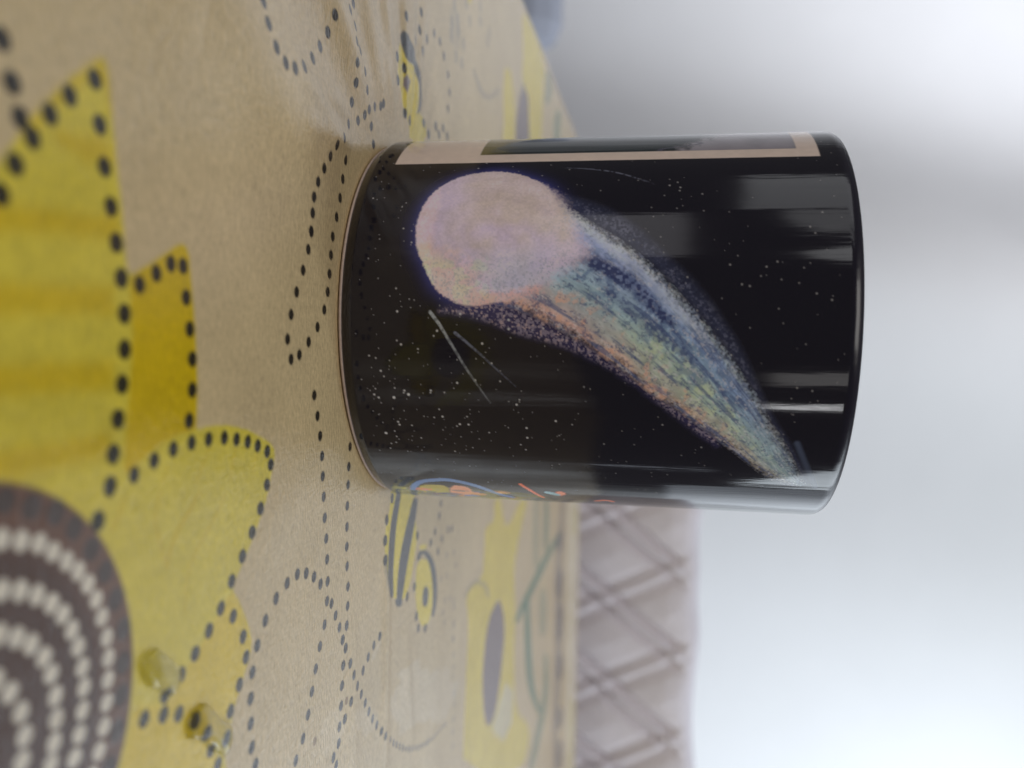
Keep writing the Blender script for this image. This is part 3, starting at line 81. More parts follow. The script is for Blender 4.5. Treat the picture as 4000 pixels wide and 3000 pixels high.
# ---- relief of the cloth: ridges / creases as (x0,y0,x1,y1,height,width) in mm
def seg_d(x, y, x0, y0, x1, y1):
    dx, dy = x1-x0, y1-y0
    L2 = dx*dx+dy*dy
    t = np.clip(((x-x0)*dx+(y-y0)*dy)/L2, 0, 1)
    return np.hypot(x-x0-t*dx, y-y0-t*dy), t
def cloth_h(x, y):
    z = np.zeros_like(x)
    for x0, y0, x1, y1, a, w in FOLDS:
        d, t = seg_d(x, y, x0, y0, x1, y1)
        z = z + a*np.exp(-(d/w)**2)*(0.35+0.65*np.sin(np.pi*np.clip(t*0.9+0.05, 0, 1)))
    # fine puckers fanning out from the mug's left foot
    ax, ay = x+34.0, y-4.0
    ra = np.hypot(ax, ay); an = np.arctan2(ay, -ax)
    fan = np.exp(-((an-0.1)/0.75)**2)*np.clip(ra/14, 0, 1)*np.exp(-(ra/46)**2)
    z = z + fan*(0.32*np.sin(an*17+0.02*ra)+0.22*np.sin(an*31+1.3+0.05*ra))*np.clip(ra/40, 0.25, 1)
    r = np.hypot(x, y)
    z = z + 0.25*np.sin(x*0.045+1.0)*np.sin(y*0.037+x*0.012)*np.clip((r-45)/60, 0, 1)
    k = np.clip((r-40)/14, 0, 1); k = k*k*(3-2*k)
    return z*k


# ------------------------------------------------------------------ helpers
def lin(c):
    c = np.asarray(c, float)/255.0
    return np.where(c <= 0.04045, c/12.92, ((c+0.055)/1.055)**2.4)
def sm(a, b, x):
    t = np.clip((x-a)/(b-a), 0, 1); return t*t*(3-2*t)
def hash2(i, j, s):
    h = (i.astype(np.int64)*374761393+j.astype(np.int64)*668265263+s*974711) & 0xffffffff
    h = ((h ^ (h >> 13))*1274126177) & 0xffffffff
    return ((h ^ (h >> 16)) & 0xffff)/65535.0
def vnoise(x, y, s=0):
    i = np.floor(x); j = np.floor(y); u = x-i; v = y-j
    u = u*u*(3-2*u); v = v*v*(3-2*v)
    a = hash2(i, j, s); b = hash2(i+1, j, s); c = hash2(i, j+1, s); d = hash2(i+1, j+1, s)
    return (a*(1-u)+b*u)*(1-v)+(c*(1-u)+d*u)*v
def fbm(x, y, s=0, n=4):
    t = 0; a = 0.5; q = 0
    for k in range(n):
        t = t+a*vnoise(x*2**k, y*2**k, s+k); q += a; a *= 0.5
    return t/q
def poly_sdf(x, y, P):
    P = np.asarray(P, float); n = len(P)
    d = np.full(x.shape, 1e9); ins = np.zeros(x.shape, bool)
    for i in range(n):
        x0, y0 = P[i]; x1, y1 = P[(i+1) % n]
        dd, _ = seg_d(x, y, x0, y0, x1+1e-9, y1); d = np.minimum(d, dd)
        c = ((y0 > y) != (y1 > y))
        ins ^= c & (x < (x1-x0)*(y-y0)/(y1-y0+1e-12)+x0)
    return np.where(ins, -d, d)
def polyline_d(x, y, P):
    d = np.full(x.shape, 1e9); T = np.zeros(x.shape); n = len(P)-1
    for i in range(n):
        dd, t = seg_d(x, y, P[i][0], P[i][1], P[i+1][0]+1e-6, P[i+1][1])
        k = dd < d; d = np.where(k, dd, d); T = np.where(k, (i+t)/n, T)
    return d, T
def smooth_pts(P, closed=True, k=2):
    P = [tuple(q[:2]) for q in P]
    for _ in range(k):
        n = len(P); Q = []
        if not closed: Q.append(P[0])
        for i in range(n if closed else n-1):
            a = P[i]; b = P[(i+1) % n]
            Q.append((0.75*a[0]+0.25*b[0], 0.75*a[1]+0.25*b[1])); Q.append((0.25*a[0]+0.75*b[0], 0.25*a[1]+0.75*b[1]))
        if not closed: Q.append(P[-1])
        P = Q
    return P

def mesh_obj(name, verts, faces, mat, parent=None, smooth=True, col=None):
    me = bpy.data.meshes.new(name)
    verts = np.asarray(verts, np.float32)
    if isinstance(faces, np.ndarray) and faces.ndim == 2:
        nf, k = faces.shape
        me.vertices.add(len(verts)); me.vertices.foreach_set('co', verts.ravel())
        me.loops.add(nf*k); me.loops.foreach_set('vertex_index', faces.astype(np.int32).ravel())
        me.polygons.add(nf); me.polygons.foreach_set('loop_start', np.arange(0, nf*k, k, dtype=np.int32))
        me.update(calc_edges=True); me.validate()
    else:
        me.from_pydata([tuple(map(float, v)) for v in verts], [], [tuple(map(int, f)) for f in faces]); me.update()
        bm = bmesh.new(); bm.from_mesh(me); bmesh.ops.recalc_face_normals(bm, faces=bm.faces); bm.to_mesh(me); bm.free()
    if smooth: me.polygons.foreach_set('use_smooth', np.ones(len(me.polygons), bool))
    if col is not None:
        a = me.color_attributes.new('print', 'FLOAT_COLOR', 'POINT')
        a.data.foreach_set('color', np.asarray(col, np.float32).ravel())
    me.materials.append(mat)
    o = bpy.data.objects.new(name, me); COL.objects.link(o)
    if parent: o.parent = parent
    return o
def grid_faces(nr, nc, wrap=False):
    r = np.arange(nr-1)[:, None]; c = np.arange(nc if wrap else nc-1)[None, :]
    c2 = (c+1) % nc
    return np.stack([r*nc+c, r*nc+c2, (r+1)*nc+c2, (r+1)*nc+c], -1).reshape(-1, 4)
def empty(name, loc=(0, 0, 0)):
    o = bpy.data.objects.new(name, None); COL.objects.link(o); o.location = loc; o.empty_display_size = 0.02
    return o
def tag(o, label=None, cat=None, group=None, kind=None):
    if label: o['label'] = label
    if cat: o['category'] = cat
    if group: o['group'] = group
    if kind: o['kind'] = kind
    return o
def nodes(name):
    mt = bpy.data.materials.new(name); mt.use_nodes = True
    nt = mt.node_tree; b = nt.nodes['Principled BSDF']
    def N(t, **k):
        n = nt.nodes.new(t)
        for a, v in k.items():
            if a in n.inputs: n.inputs[a].default_value = v
            else: setattr(n, a, v)
        return n
    def Lk(a, b2): nt.links.new(a, b2)
    return mt, nt, b, N, Lk

# ------------------------------------------------------------------ materials
def mat_cloth():
    mt, nt, b, N, Lk = nodes('printed_oilcloth')
    at = N('ShaderNodeAttribute', attribute_name='print')
    tc = N('ShaderNodeTexCoord')
    def stretched(sx, sy, sc, det):
        mp = N('ShaderNodeMapping'); mp.inputs['Scale'].default_value = (sx, sy, 1)
        Lk(tc.outputs['Object'], mp.inputs['Vector'])
        n = N('ShaderNodeTexNoise'); n.inputs['Scale'].default_value = sc; n.inputs['Detail'].default_value = det
        Lk(mp.outputs[0], n.inputs['Vector']); return n
    n1 = stretched(0.38, 1.0, 1900, 3); n2 = stretched(1.0, 0.3, 2000, 3); n3 = stretched(1, 1, 45, 3)
    h2 = N('ShaderNodeMath', operation='MULTIPLY'); Lk(n2.outputs[0], h2.inputs[0]); h2.inputs[1].default_value = 0.6
    h1 = N('ShaderNodeMath', operation='MULTIPLY'); Lk(n1.outputs[0], h1.inputs[0]); h1.inputs[1].default_value = 1.4
    ad = N('ShaderNodeMath', operation='ADD'); Lk(h1.outputs[0], ad.inputs[0]); Lk(h2.outputs[0], ad.inputs[1])
    a2 = N('ShaderNodeMath', operation='MULTIPLY_ADD'); Lk(n3.outputs[0], a2.inputs[0]); a2.inputs[1].default_value = 0.45; Lk(ad.outputs[0], a2.inputs[2])
    mr = N('ShaderNodeMapRange'); Lk(a2.outputs[0], mr.inputs[0])
    mr.inputs[1].default_value = 0.85; mr.inputs[2].default_value = 1.6; mr.inputs[3].default_value = 0.83; mr.inputs[4].default_value = 1.17
    mx = N('ShaderNodeVectorMath', operation='SCALE'); Lk(at.outputs['Color'], mx.inputs[0]); Lk(mr.outputs[0], mx.inputs['Scale'])
    Lk(mx.outputs[0], b.inputs['Base Color'])
    bp = N('ShaderNodeBump'); bp.inputs['Strength'].default_value = 0.7; bp.inputs['Distance'].default_value = 0.00014
    Lk(ad.outputs[0], bp.inputs['Height'])
    n4 = stretched(1, 1, 120, 3)
    bp2 = N('ShaderNodeBump'); bp2.inputs['Strength'].default_value = 0.18; bp2.inputs['Distance'].default_value = 0.0006
    Lk(n4.outputs[0], bp2.inputs['Height']); Lk(bp.outputs[0], bp2.inputs['Normal']); Lk(bp2.outputs[0], b.inputs['Normal'])
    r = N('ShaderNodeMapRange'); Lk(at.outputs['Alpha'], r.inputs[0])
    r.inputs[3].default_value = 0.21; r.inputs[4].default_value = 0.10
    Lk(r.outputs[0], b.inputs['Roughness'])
    b.inputs['Specular IOR Level'].default_value = 1.0
    return mt
def mat_glaze():
    mt, nt, b, N, Lk = nodes('glazed_print')
    at = N('ShaderNodeAttribute', attribute_name='print'); Lk(at.outputs['Color'], b.inputs['Base Color'])
    rr_ = N('ShaderNodeMapRange'); Lk(at.outputs['Alpha'], rr_.inputs[0]); rr_.inputs[3].default_value = 0.38; rr_.inputs[4].default_value = 0.085; Lk(rr_.outputs[0], b.inputs['Roughness'])
    b.inputs['IOR'].default_value = 1.5
    tc = N('ShaderNodeTexCoord'); mp = N('ShaderNodeMapping'); mp.inputs['Scale'].default_value = (1, 1, 0.05)
    Lk(tc.outputs['Object'], mp.inputs['Vector'])
    n = N('ShaderNodeTexNoise'); n.inputs['Scale'].default_value = 420; n.inputs['Detail'].default_value = 4
    Lk(mp.outputs[0], n.inputs['Vector'])
    bp = N('ShaderNodeBump'); bp.inputs['Strength'].default_value = 0.2; bp.inputs['Distance'].default_value = 0.0003
    Lk(n.outputs[0], bp.inputs['Height']); Lk(bp.outputs[0], b.inputs['Normal'])
    return mt
def mat_plain(name, c, rough=0.6, spec=0.5, nscale=None, namp=0.15, bump=0.0):
    mt, nt, b, N, Lk = nodes(name)
    c = list(c)
    b.inputs['Roughness'].default_value = rough; b.inputs['Specular IOR Level'].default_value = spec
    if nscale:
        tc = N('ShaderNodeTexCoord'); n = N('ShaderNodeTexNoise'); n.inputs['Scale'].default_value = nscale; n.inputs['Detail'].default_value = 4
        Lk(tc.outputs['Object'], n.inputs['Vector'])
        r = N('ShaderNodeValToRGB'); r.color_ramp.elements[0].position = 0.3; r.color_ramp.elements[1].position = 0.7
        r.color_ramp.elements[0].color = [v*(1-namp) for v in c]+[1]; r.color_ramp.elements[1].color = [min(1, v*(1+namp)) for v in c]+[1]
        Lk(n.outputs[0], r.inputs[0]); Lk(r.outputs[0], b.inputs['Base Color'])
        if bump:
            bp = N('ShaderNodeBump'); bp.inputs['Strength'].default_value = 0.6; bp.inputs['Distance'].default_value = bump
            Lk(n.outputs[0], bp.inputs['Height']); Lk(bp.outputs[0], b.inputs['Normal'])
    else: b.inputs['Base Color'].default_value = c+[1]
    return mt
def mat_water():
    mt, nt, b, N, Lk = nodes('water')
    b.inputs['Base Color'].default_value = (1, 1, 1, 1); b.inputs['Roughness'].default_value = 0.0
    b.inputs['IOR'].default_value = 1.33; b.inputs['Transmission Weight'].default_value = 1.0
    return mt
M_CLOTH = mat_cloth(); M_GLAZE = mat_glaze()
M_FOOT = mat_plain('bare_clay', (0.55, 0.43, 0.36), 0.7, 0.3, 900, 0.1)
M_INNER = mat_plain('black_glaze', (0.012, 0.011, 0.014), 0.05, 0.5)
M_WATER = mat_water()
M_CURTAIN = mat_plain('pale_fabric', (0.80, 0.80, 0.805), 0.9, 0.1, 8, 0.01)
M_QUILT = mat_plain('quilted_fabric', (0.74, 0.70, 0.75), 0.8, 0.3, 500, 0.12, 0.0004)
M_SLATE = mat_plain('slate_fabric', (0.34, 0.36, 0.42), 0.9, 0.2, 300, 0.15)
M_WOOD = mat_plain('table_wood', (0.16, 0.10, 0.06), 0.5, 0.4, 25, 0.3)
M_FLOOR = mat_plain('floor_boards', (0.32, 0.30, 0.29), 0.6, 0.4, 6, 0.12)

# ------------------------------------------------------------------ setting
def backdrop():
    X = np.linspace(-3.2, 3.6, 420); Z = np.linspace(-0.74, 1.3, 50)
    x, z = np.meshgrid(X, Z)
    xs = x-0.20*(z-0.3)                                  # folds lean a little
    y = 1.95+0*x
    y -= 0.27*np.tanh((xs+0.40)/0.21)                    # wide fold shaped to go dark, turned from the wash lamps
    y += 0.03*np.exp(-((xs-0.25)/0.3)**2)
    y += 0.010*np.sin(xs*6.0+0.6*np.sin(z*2))*sm(0.9, 0.2, np.abs(xs+0.2))
    v = np.stack([x, y, z], -1).reshape(-1, 3)
    o = mesh_obj('curtain', v, grid_faces(len(Z), len(X)), M_CURTAIN)
    sol = o.modifiers.new('thickness', 'SOLIDIFY'); sol.thickness = 0.003
    tag(o, 'pale blurred curtain in broad soft folds filling the background', 'curtain')
backdrop()
fl = mesh_obj('floor', [(-4, -2.5, -0.745), (4, -2.5, -0.745), (4, 2.6, -0.745), (-4, 2.6, -0.745)], [(0, 1, 2, 3)], M_FLOOR, smooth=False)
tag(fl, kind='structure')

# ------------------------------------------------------------------ table
TX0, TX1, TY0, TY1 = -141.0, 760.0, -520.0, 543.0        # top of the table, mm
def box(name, x0, x1, y0, y1, z0, z1, mat, parent, bev=0.004):
    v = [(x0, y0, z0), (x1, y0, z0), (x1, y1, z0), (x0, y1, z0), (x0, y0, z1), (x1, y0, z1), (x1, y1, z1), (x0, y1, z1)]
    f = [(3, 2, 1, 0), (4, 5, 6, 7), (0, 1, 5, 4), (1, 2, 6, 5), (2, 3, 7, 6), (3, 0, 4, 7)]
    o = mesh_obj(name, v, f, mat, parent, smooth=False)
    b = o.modifiers.new('bevel', 'BEVEL'); b.width = bev; b.segments = 2
    return o
tb = empty('table', (0.31, 0.01, -0.745))
tag(tb, 'wooden table hidden under the sunflower print cloth', 'table')
px, py, pz = 0.31, 0.01, -0.745
box('table_top', -0.138-px, 0.757-px, -0.517-py, 0.540-py, -0.030-pz, -0.0025-pz, M_WOOD, tb)
for lx in (-0.10, 0.72):
    for ly in (-0.48, 0.50):
        box('leg', lx-0.025-px, lx+0.025-px, ly-0.025-py, ly+0.025-py, 0, -0.032-pz, M_WOOD, tb)


CLOTH_GAIN = 1.82
CC = {'base': (158, 140, 105), 'L': (168, 152, 48), 'D': (163, 137, 6), 'M': (170, 147, 32), 'K': (20, 18, 15), 'B': (110, 88, 55), 'F': (112, 105, 92),
      'HM': (196, 190, 172), 'B1': (176, 158, 48), 'G': (52, 54, 54), 'FY': (172, 153, 50), 'P': (88, 74, 74), 'LB': (165, 155, 120), 'GR': (40, 86, 56), 'FG': (50, 54, 62), 'HY': (160, 148, 80),
      'BR': (58, 36, 24), 'BO': (84, 58, 44), 'W': (176, 168, 152), 'DR': (44, 42, 40)}
CL = {k: lin(v)*CLOTH_GAIN for k, v in CC.items()}

def axis(parts):
    out = [np.array([parts[0][0]])]
    for a, b, s in parts:
        n = max(2, int(round((b-a)/s))+1); out.append(np.linspace(a, b, n)[1:])
    return np.concatenate(out)
def make_cloth():
    DR = 150.0                                             # overhang
    X = axis([(TX0-DR, TX0-22, 6.0), (TX0-22, TX0+4, 1.2), (TX0+4, -90, 0.7), (-90, 95, 0.27), (95, 200, 0.6), (200, 440, 1.0), (440, TX1-4, 4.0), (TX1-4, TX1+22, 1.5), (TX1+22, TX1+DR, 6.0)])
    Y = axis([(TY0-DR, TY0-22, 6.0), (TY0-22, TY0+4, 1.5), (TY0+4, -150, 3.0), (-150, 40, 0.3), (40, 170, 0.6), (170, TY1-8, 1.3), (TY1-8, TY1+22, 1.0), (TY1+22, TY1+DR, 6.0)])
    x, y = np.meshgrid(X, Y)
    n = x.size
    C = np.empty(x.shape+(4,)); C[..., :3] = CL['base']; C[..., 3] = 0
    # slubs and faint stains of the weave print
    mot = fbm(x*0.05, y*0.05, 3)*0.6+fbm(x*0.35, y*0.9, 8, 3)*0.4
    C[..., :3] *= (0.90+0.22*mot)[..., None]
    def win(P, pad):
        P = np.asarray(P)[:, :2]; lo = P.min(0)-pad; hi = P.max(0)+pad
        i0, i1 = np.searchsorted(X, (lo[0], hi[0])); j0, j1 = np.searchsorted(Y, (lo[1], hi[1]))
        return (slice(j0, max(j1, j0+1)), slice(i0, max(i1, i0+1)))
    def blend(sl, a, c):
        C[sl][..., :3] += a[..., None]*(c-C[sl][..., :3])
    # rest of the big flower outside the picture
    cx, cy, cr = CENTRE
    sl = win([(cx-75, cy-75), (cx+75, cy+75)], 0)
    xx, yy = x[sl], y[sl]; rr = np.hypot(xx-cx, yy-cy); aa = np.arctan2(yy-cy, xx-cx)
    pet = 52+9*np.abs(np.sin(aa*4.5))
    blend(sl, sm(0.5, -0.5, rr-pet)*((yy < -124) | (xx > 72)), CL['L'])
    for c, soft, P, alp in POLY:
        Q = smooth_pts(P, True, 1) if len(P) > 8 else P
        sl = win(Q, soft*2+0.5)
        d = poly_sdf(x[sl], y[sl], Q)
        d = d+soft*0.5*(fbm(x[sl]*0.9, y[sl]*0.9, 21, 2)-0.5)
        al = alp*sm(soft, -soft, d)
        if soft > 0.9 and c == 'D': al = al*0.8
        cc = CL[c]*(0.9+0.2*fbm(x[sl]*0.22, y[sl]*0.22, 5))[..., None]
        blend(sl, al, cc)
    for c, wd, a, P in STRK:
        Q = smooth_pts(P, False, 2); sl = win(Q, wd*2)
        d, t = polyline_d(x[sl], y[sl], Q)
        tap = 0.55+0.45*np.sin(np.pi*np.clip(t, 0.02, 0.98))
        blend(sl, a*sm(wd*0.75*tap+0.12, wd*0.4*tap-0.12, d), CL[c])
    # flower centre
    sl = win([(cx-26, cy-26), (cx+26, cy+26)], 1)
    xx, yy = x[sl], y[sl]; rr = np.hypot(xx-cx, yy-cy)
    br = CL['BR']+(CL['BO']-CL['BR'])*sm(cr-7.5, cr-3, rr)[..., None]
    blend(sl, sm(0.3, -0.3, rr-cr), br)
    def dot(px_, py_, r, c, a=1.0, sq=1.0):
        s2 = win([(px_, py_)], r*1.5+0.6)
        d = np.hypot((x[s2]-px_), (y[s2]-py_)/sq)
        blend(s2, a*sm(r+0.13, r-0.13, d), c)
    for k, R_ in enumerate(RINGS):
        P = np.array(R_); ctr = np.array([cx, cy+(1.6 if k < 3 else 0)])
        c = CL['DR'] if k == 4 else CL['W']; r = 1.35 if k == 4 else 1.02
        for q in P: dot(q[0], q[1], r, c, 0.75 if k == 4 else 0.95)
        ang = np.unwrap(np.arctan2(P[:, 1]-ctr[1], P[:, 0]-ctr[0])); rad = np.hypot(*(P-ctr).T)
        st = np.abs(np.diff(ang)).mean(); sg = np.sign(ang[-1]-ang[0]); r0, r1 = rad[-1], rad[0]
        tot = int((2*math.pi-abs(ang[-1]-ang[0]))/st)
        for i in range(1, tot):
            f = i/tot; a = ang[-1]+sg*(2*math.pi-abs(ang[-1]-ang[0]))*f; q = r0+(r1-r0)*f
            dot(ctr[0]+q*math.cos(a), ctr[1]+q*math.sin(a), r, c, 0.75 if k == 4 else 0.95)
    for q in DOTS:
        dot(q[0], q[1], q[2], CL[q[3]], 0.6 if q[3] == 'F' else 0.97)
    for a, soft, P in WET_SHEEN:
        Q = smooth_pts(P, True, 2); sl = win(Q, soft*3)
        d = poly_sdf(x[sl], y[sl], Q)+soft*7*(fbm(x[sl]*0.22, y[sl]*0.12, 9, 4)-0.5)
        al = a*sm(soft, -soft, d); C[sl][..., 3] = np.maximum(C[sl][..., 3], al); blend(sl, al*0.11, lin((196, 194, 186))*CLOTH_GAIN)  # wet patches: smoother, with a pale sheen painted into the colour
    # shape: flat on the table, rolling over its edges
    def roll(u, lo, hi):
        r = 5.0; d = np.maximum(np.maximum(lo-u, u-hi), 0); sgn = np.where(u < lo, -1, 1)
        q = np.minimum(d, r*math.pi/2)
        return np.clip(u, lo, hi)+sgn*r*np.sin(q/r), -r*(1-np.cos(q/r))-np.maximum(d-r*math.pi/2, 0), np.maximum(d-r*math.pi/2, 0)
    px_, zx, dx_ = roll(x, TX0, TX1); py_, zy, dy_ = roll(y, TY0, TY1)
    h = cloth_h(x, y)
    z = zx+zy+np.where((dx_+dy_) > 0, 0, h)
    z = np.maximum(z, -DR-20+0*z)
    px_ = px_+np.where(dx_ > 0, np.minimum(dx_/60, 1)*6*np.sin(y*0.05)*np.where(x < 0, -1, 1), 0)+np.where(x < TX0, -0.04*dx_, 0.04*dx_)
    py_ = py_+np.where(dy_ > 0, np.minimum(dy_/60, 1)*6*np.sin(x*0.05), 0)*np.where(y < 0, -1, 1)+np.where(y < TY0, -0.04*dy_, 0.04*dy_)
    v = np.stack([px_, py_, z], -1).reshape(-1, 3)*MM
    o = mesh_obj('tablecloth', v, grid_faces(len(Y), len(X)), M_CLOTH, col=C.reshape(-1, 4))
    tag(o, 'beige cloth printed with yellow sunflowers, bees and dotted black lines', 'tablecloth')
    return n
print('cloth verts', make_cloth())

# ------------------------------------------------------------------ mug
MG = 2.3
def mug_colour(s, z):
    """s = arc length round the mug from the front (mm), z = height (mm) -> linear rgb"""
    def seen(c): return np.minimum(lin(c)*MG, 0.92)
    out = np.empty(s.shape+(3,)); out[:] = lin((34, 30, 47))*0.6
    def mix(a, c): out[:] = out+a[..., None]*(c-out)
    n1 = fbm(s*0.9, z*0.9, 1); n2 = fbm(s*2.6, z*2.6, 40, 3); n3 = vnoise(s*1.9, z*1.9, 77); n4 = vnoise(s*3.2, z*3.2, 99); nb = fbm(s*0.28, z*0.28, 15, 3)
    # blue-black haze round the comet
    Hd = smooth_pts(MUG['head'], True, 2)
    dh = poly_sdf(s, z, Hd)
    mix(0.95*np.exp(-np.maximum(dh, 0)/1.3)*sm(6, 0.2, dh)*(0.75+0.5*nb), seen((40, 42, 105))*0.8)
    # tail coordinates
    U = np.array(smooth_pts(MUG['U'], False, 2)); L = np.array(smooth_pts(MUG['L'], False, 2))
    O = smooth_pts(MUG['O'], False, 2)
    # dusty outer veil
    veil = poly_sdf(s, z, [tuple(q) for q in U]+list(O)[::-1])
    du, _t = polyline_d(s, z, U); mix(sm(0.8, -1.2, veil+1.2*(n2-0.5))*(0.25+0.5*np.exp(-du/2.2))*(0.35+0.9*n2), seen((48, 54, 84)))
    a = sm(0.8, -2.0, veil)*sm(0.46, 0.70, n2*0.65+nb*0.35)
    mix(a*0.65*(0.4+0.6*np.exp(-du/2.5)), seen((92, 94, 116)))
    # lower fringe, purple specks between the tail and the dark
    N_ = smooth_pts(MUG['N'], False, 2)
    fr = poly_sdf(s, z, list(N_)+[tuple(q) for q in L[:int(len(L)*0.66)]][::-1])
    mix(sm(1.3, -1.0, fr+0.8*(n1-0.5))*0.75, seen((44, 39, 78))*0.9)
    mix(sm(0.7, -0.5, fr)*sm(0.44, 0.64, n2)*0.75, seen((104, 94, 112)))
    mix(sm(0.5, -0.5, fr)*sm(0.62, 0.72, n3*0.5+n2*0.5)*0.7, seen((128, 108, 112)))
    n = 1300; k = 420
    tt = np.linspace(0, 1, n); ww = np.linspace(0, 1, k)
    iu = np.linspace(0, 1, len(U)); il = np.linspace(0, 1, len(L))
    Ux = np.interp(tt, iu, U[:, 0]); Uz = np.interp(tt, iu, U[:, 1]); Lx = np.interp(tt, il, L[:, 0]); Lz = np.interp(tt, il, L[:, 1])
    px_ = Ux[:, None]*(1-ww)+Lx[:, None]*ww; pz_ = Uz[:, None]*(1-ww)+Lz[:, None]*ww
    s0 = s[0, 0]; ds = s[0, 1]-s[0, 0]; z0 = z[0, 0]; dz = z[1, 0]-z[0, 0]
    T = np.full(s.shape, -1.0); W = np.full(s.shape, -1.0)
    ci = np.round((px_-s0)/ds).astype(int); ri = np.round((pz_-z0)/dz).astype(int)
    ok = (ci >= 0) & (ci < s.shape[1]) & (ri >= 0) & (ri < s.shape[0])
    T[ri[ok], ci[ok]] = np.broadcast_to(tt[:, None], px_.shape)[ok]; W[ri[ok], ci[ok]] = np.broadcast_to(ww[None, :], px_.shape)[ok]
    tail = T >= 0
    dt = poly_sdf(s, z, [tuple(q) for q in U]+[tuple(q) for q in L][::-1])
    # streaky noise running along the tail
    st = fbm(T*16, W*11+2, 31, 4); sg = fbm(T*50, W*30, 33, 3); wj = np.clip(W+0.22*(st-0.5), 0, 1)
    keys = [0, 0.10, 0.22, 0.36, 0.52, 0.66, 0.80, 0.93, 1.0]
    near = np.array([(152, 152, 176), (150, 152, 178), (112, 120, 152), (126, 138, 156), (120, 138, 148), (116, 134, 142), (134, 128, 132), (164, 128, 122), (112, 98, 112)])
    mid = np.array([(140, 146, 166), (134, 144, 164), (100, 116, 146), (106, 126, 146), (130, 146, 140), (140, 152, 134), (136, 136, 128), (164, 138, 122), (118, 108, 112)])
    far = np.array([(146, 138, 134), (138, 142, 142), (130, 140, 142), (122, 136, 140), (126, 140, 136), (126, 136, 132), (136, 134, 126), (138, 130, 122), (104, 104, 108)])
    cn = np.stack([np.interp(wj, keys, near[:, i]) for i in range(3)], -1); cm = np.stack([np.interp(wj, keys, mid[:, i]) for i in range(3)], -1); cf = np.stack([np.interp(wj, keys, far[:, i]) for i in range(3)], -1)
    f1 = sm(0.12, 0.45, T)[..., None]; f2 = sm(0.55, 0.85, T)[..., None]
    ct = (cn*(1-f1)+cm*f1)*(1-f2)+cf*f2
    pt = fbm(s*0.55+3, z*0.55, 71, 3)
    ct = ct*(0.78+0.22*sg+0.22*pt)[..., None]
    ct = ct*(1+np.array([-0.05, 0.0, 0.06])*sm(0.85, 0.5, wj)[..., None])
    ct = np.minimum(lin(ct)*MG, 0.92)
    edge = sm(0.5, -2.6, dt+2.6*(n2-0.5))*tail
    fade = 1-0.5*sm(0.78, 1.0, T)
    mix(edge*fade, ct)
    n5 = fbm(s*2.9, z*2.9, 140, 2); n6 = fbm(s*3.4+9, z*3.4, 150, 2)
    ins = tail*sm(0.3, -0.8, dt)
    sp3 = sm(0.54, 0.68, fbm(s*0.7+0.3*z, z*0.7, 55, 4))*ins*sm(0.6, 0.8, wj)*sm(0.8, 0.5, T)
    mix(sp3*0.75, seen((188, 130, 112)))
    gr = sm(0.50, 0.66, fbm(s*0.5, z*0.5, 66, 4))*ins*sm(0.35, 0.5, W)*sm(0.85, 0.6, W)*sm(0.22, 0.4, T)*sm(0.9, 0.7, T)
    mix(gr*0.55, seen((158, 168, 128)))
    bl = sm(0.52, 0.68, fbm(s*0.6+5, z*0.6, 88, 4))*ins*sm(0.1, 0.25, W)*sm(0.75, 0.5, W)*sm(0.75, 0.5, T)
    mix(bl*0.6, seen((62, 84, 122)))
    sA = fbm(T*70, W*34+1.5*st, 201, 3); sB = fbm(T*9+0.5*st, W*20, 207, 4)
    mix(sm(0.54, 0.72, sB)*ins*0.7*sm(0.0, 0.12, W)*sm(1.0, 0.7, T), seen((52, 68, 108)))
    mix(sm(0.52, 0.72, sA*0.6+n5*0.4)*ins*0.65*(0.6+0.4*sm(0.1, 0.5, W)), seen((48, 60, 98)))
    mix(sm(0.54, 0.74, fbm(T*60+3, W*30, 211, 3)*0.6+n6*0.4)*ins*0.4, seen((164, 162, 168)))
    for key, wd, c, al in (('lav', 1.0, (142, 150, 184), 0.5), ('navy1', 1.7, (32, 40, 80), 0.95), ('navy2', 1.2, (38, 52, 94), 0.75)):
        d, t = polyline_d(s, z, smooth_pts(MUG[key], False, 2))
        tp = 0.25+0.75*np.sin(np.pi*np.clip(t*0.95+0.03, 0, 1))
        mix(al*sm(wd*1.3*tp+0.2, wd*0.3*tp, d+1.3*(n2-0.5))*(0.55+0.45*sm(0.35, 0.6, n3)), seen(c))
    d, t = polyline_d(s, z, MUG['tip2']); mix(0.4*sm(0.9, 0.1, d)*(1-0.5*t), seen((70, 82, 110)))
    # head of the comet, chalky
    hc = np.array(Hd).mean(0); u = (s-hc[0])/12.2; v = (z-hc[1])/14.0
    ang = np.arctan2(v, u); rr = np.hypot(u, v)*1.25
    sw = fbm(rr*5+0.6*np.cos(ang*2+1), ang*1.1+4, 12, 4)
    cream = sm(0.25, -0.45, u+0.55*(nb-0.5))*sm(-0.75, -0.2, v)
    ch = np.array([159, 144, 164.])+(nb-0.5)[..., None]*np.array([16, 14, 34.])+(sw-0.5)[..., None]*np.array([22, 22, 16.])
    ch += cream[..., None]*np.array([4, 4, -14.])
    cool = sm(0.0, 0.6, u)*sm(0.9, 0.0, np.abs(v-0.35)); ch += cool[..., None]*np.array([-10, 2, 4.])
    warm = sm(0.35, 0.8, u-0.45*v+0.4*(n1-0.5))*sm(0.1, -0.4, v); ch += warm[..., None]*np.array([14, 4, -14.])
    gb = sm(0.50, 0.62, fbm(s*0.55, z*0.55, 23, 3))*sm(0.2, 0.5, u)*sm(0.2, -0.2, v); ch += gb[..., None]*np.array([-6, 9, -4.])
    sal = sm(0.78, 0.92, u+0.14*v*v+0.2*(n1-0.5))*sm(-0.45, 0.0, v); ch += sal[..., None]*np.array([26, -10, -30.])
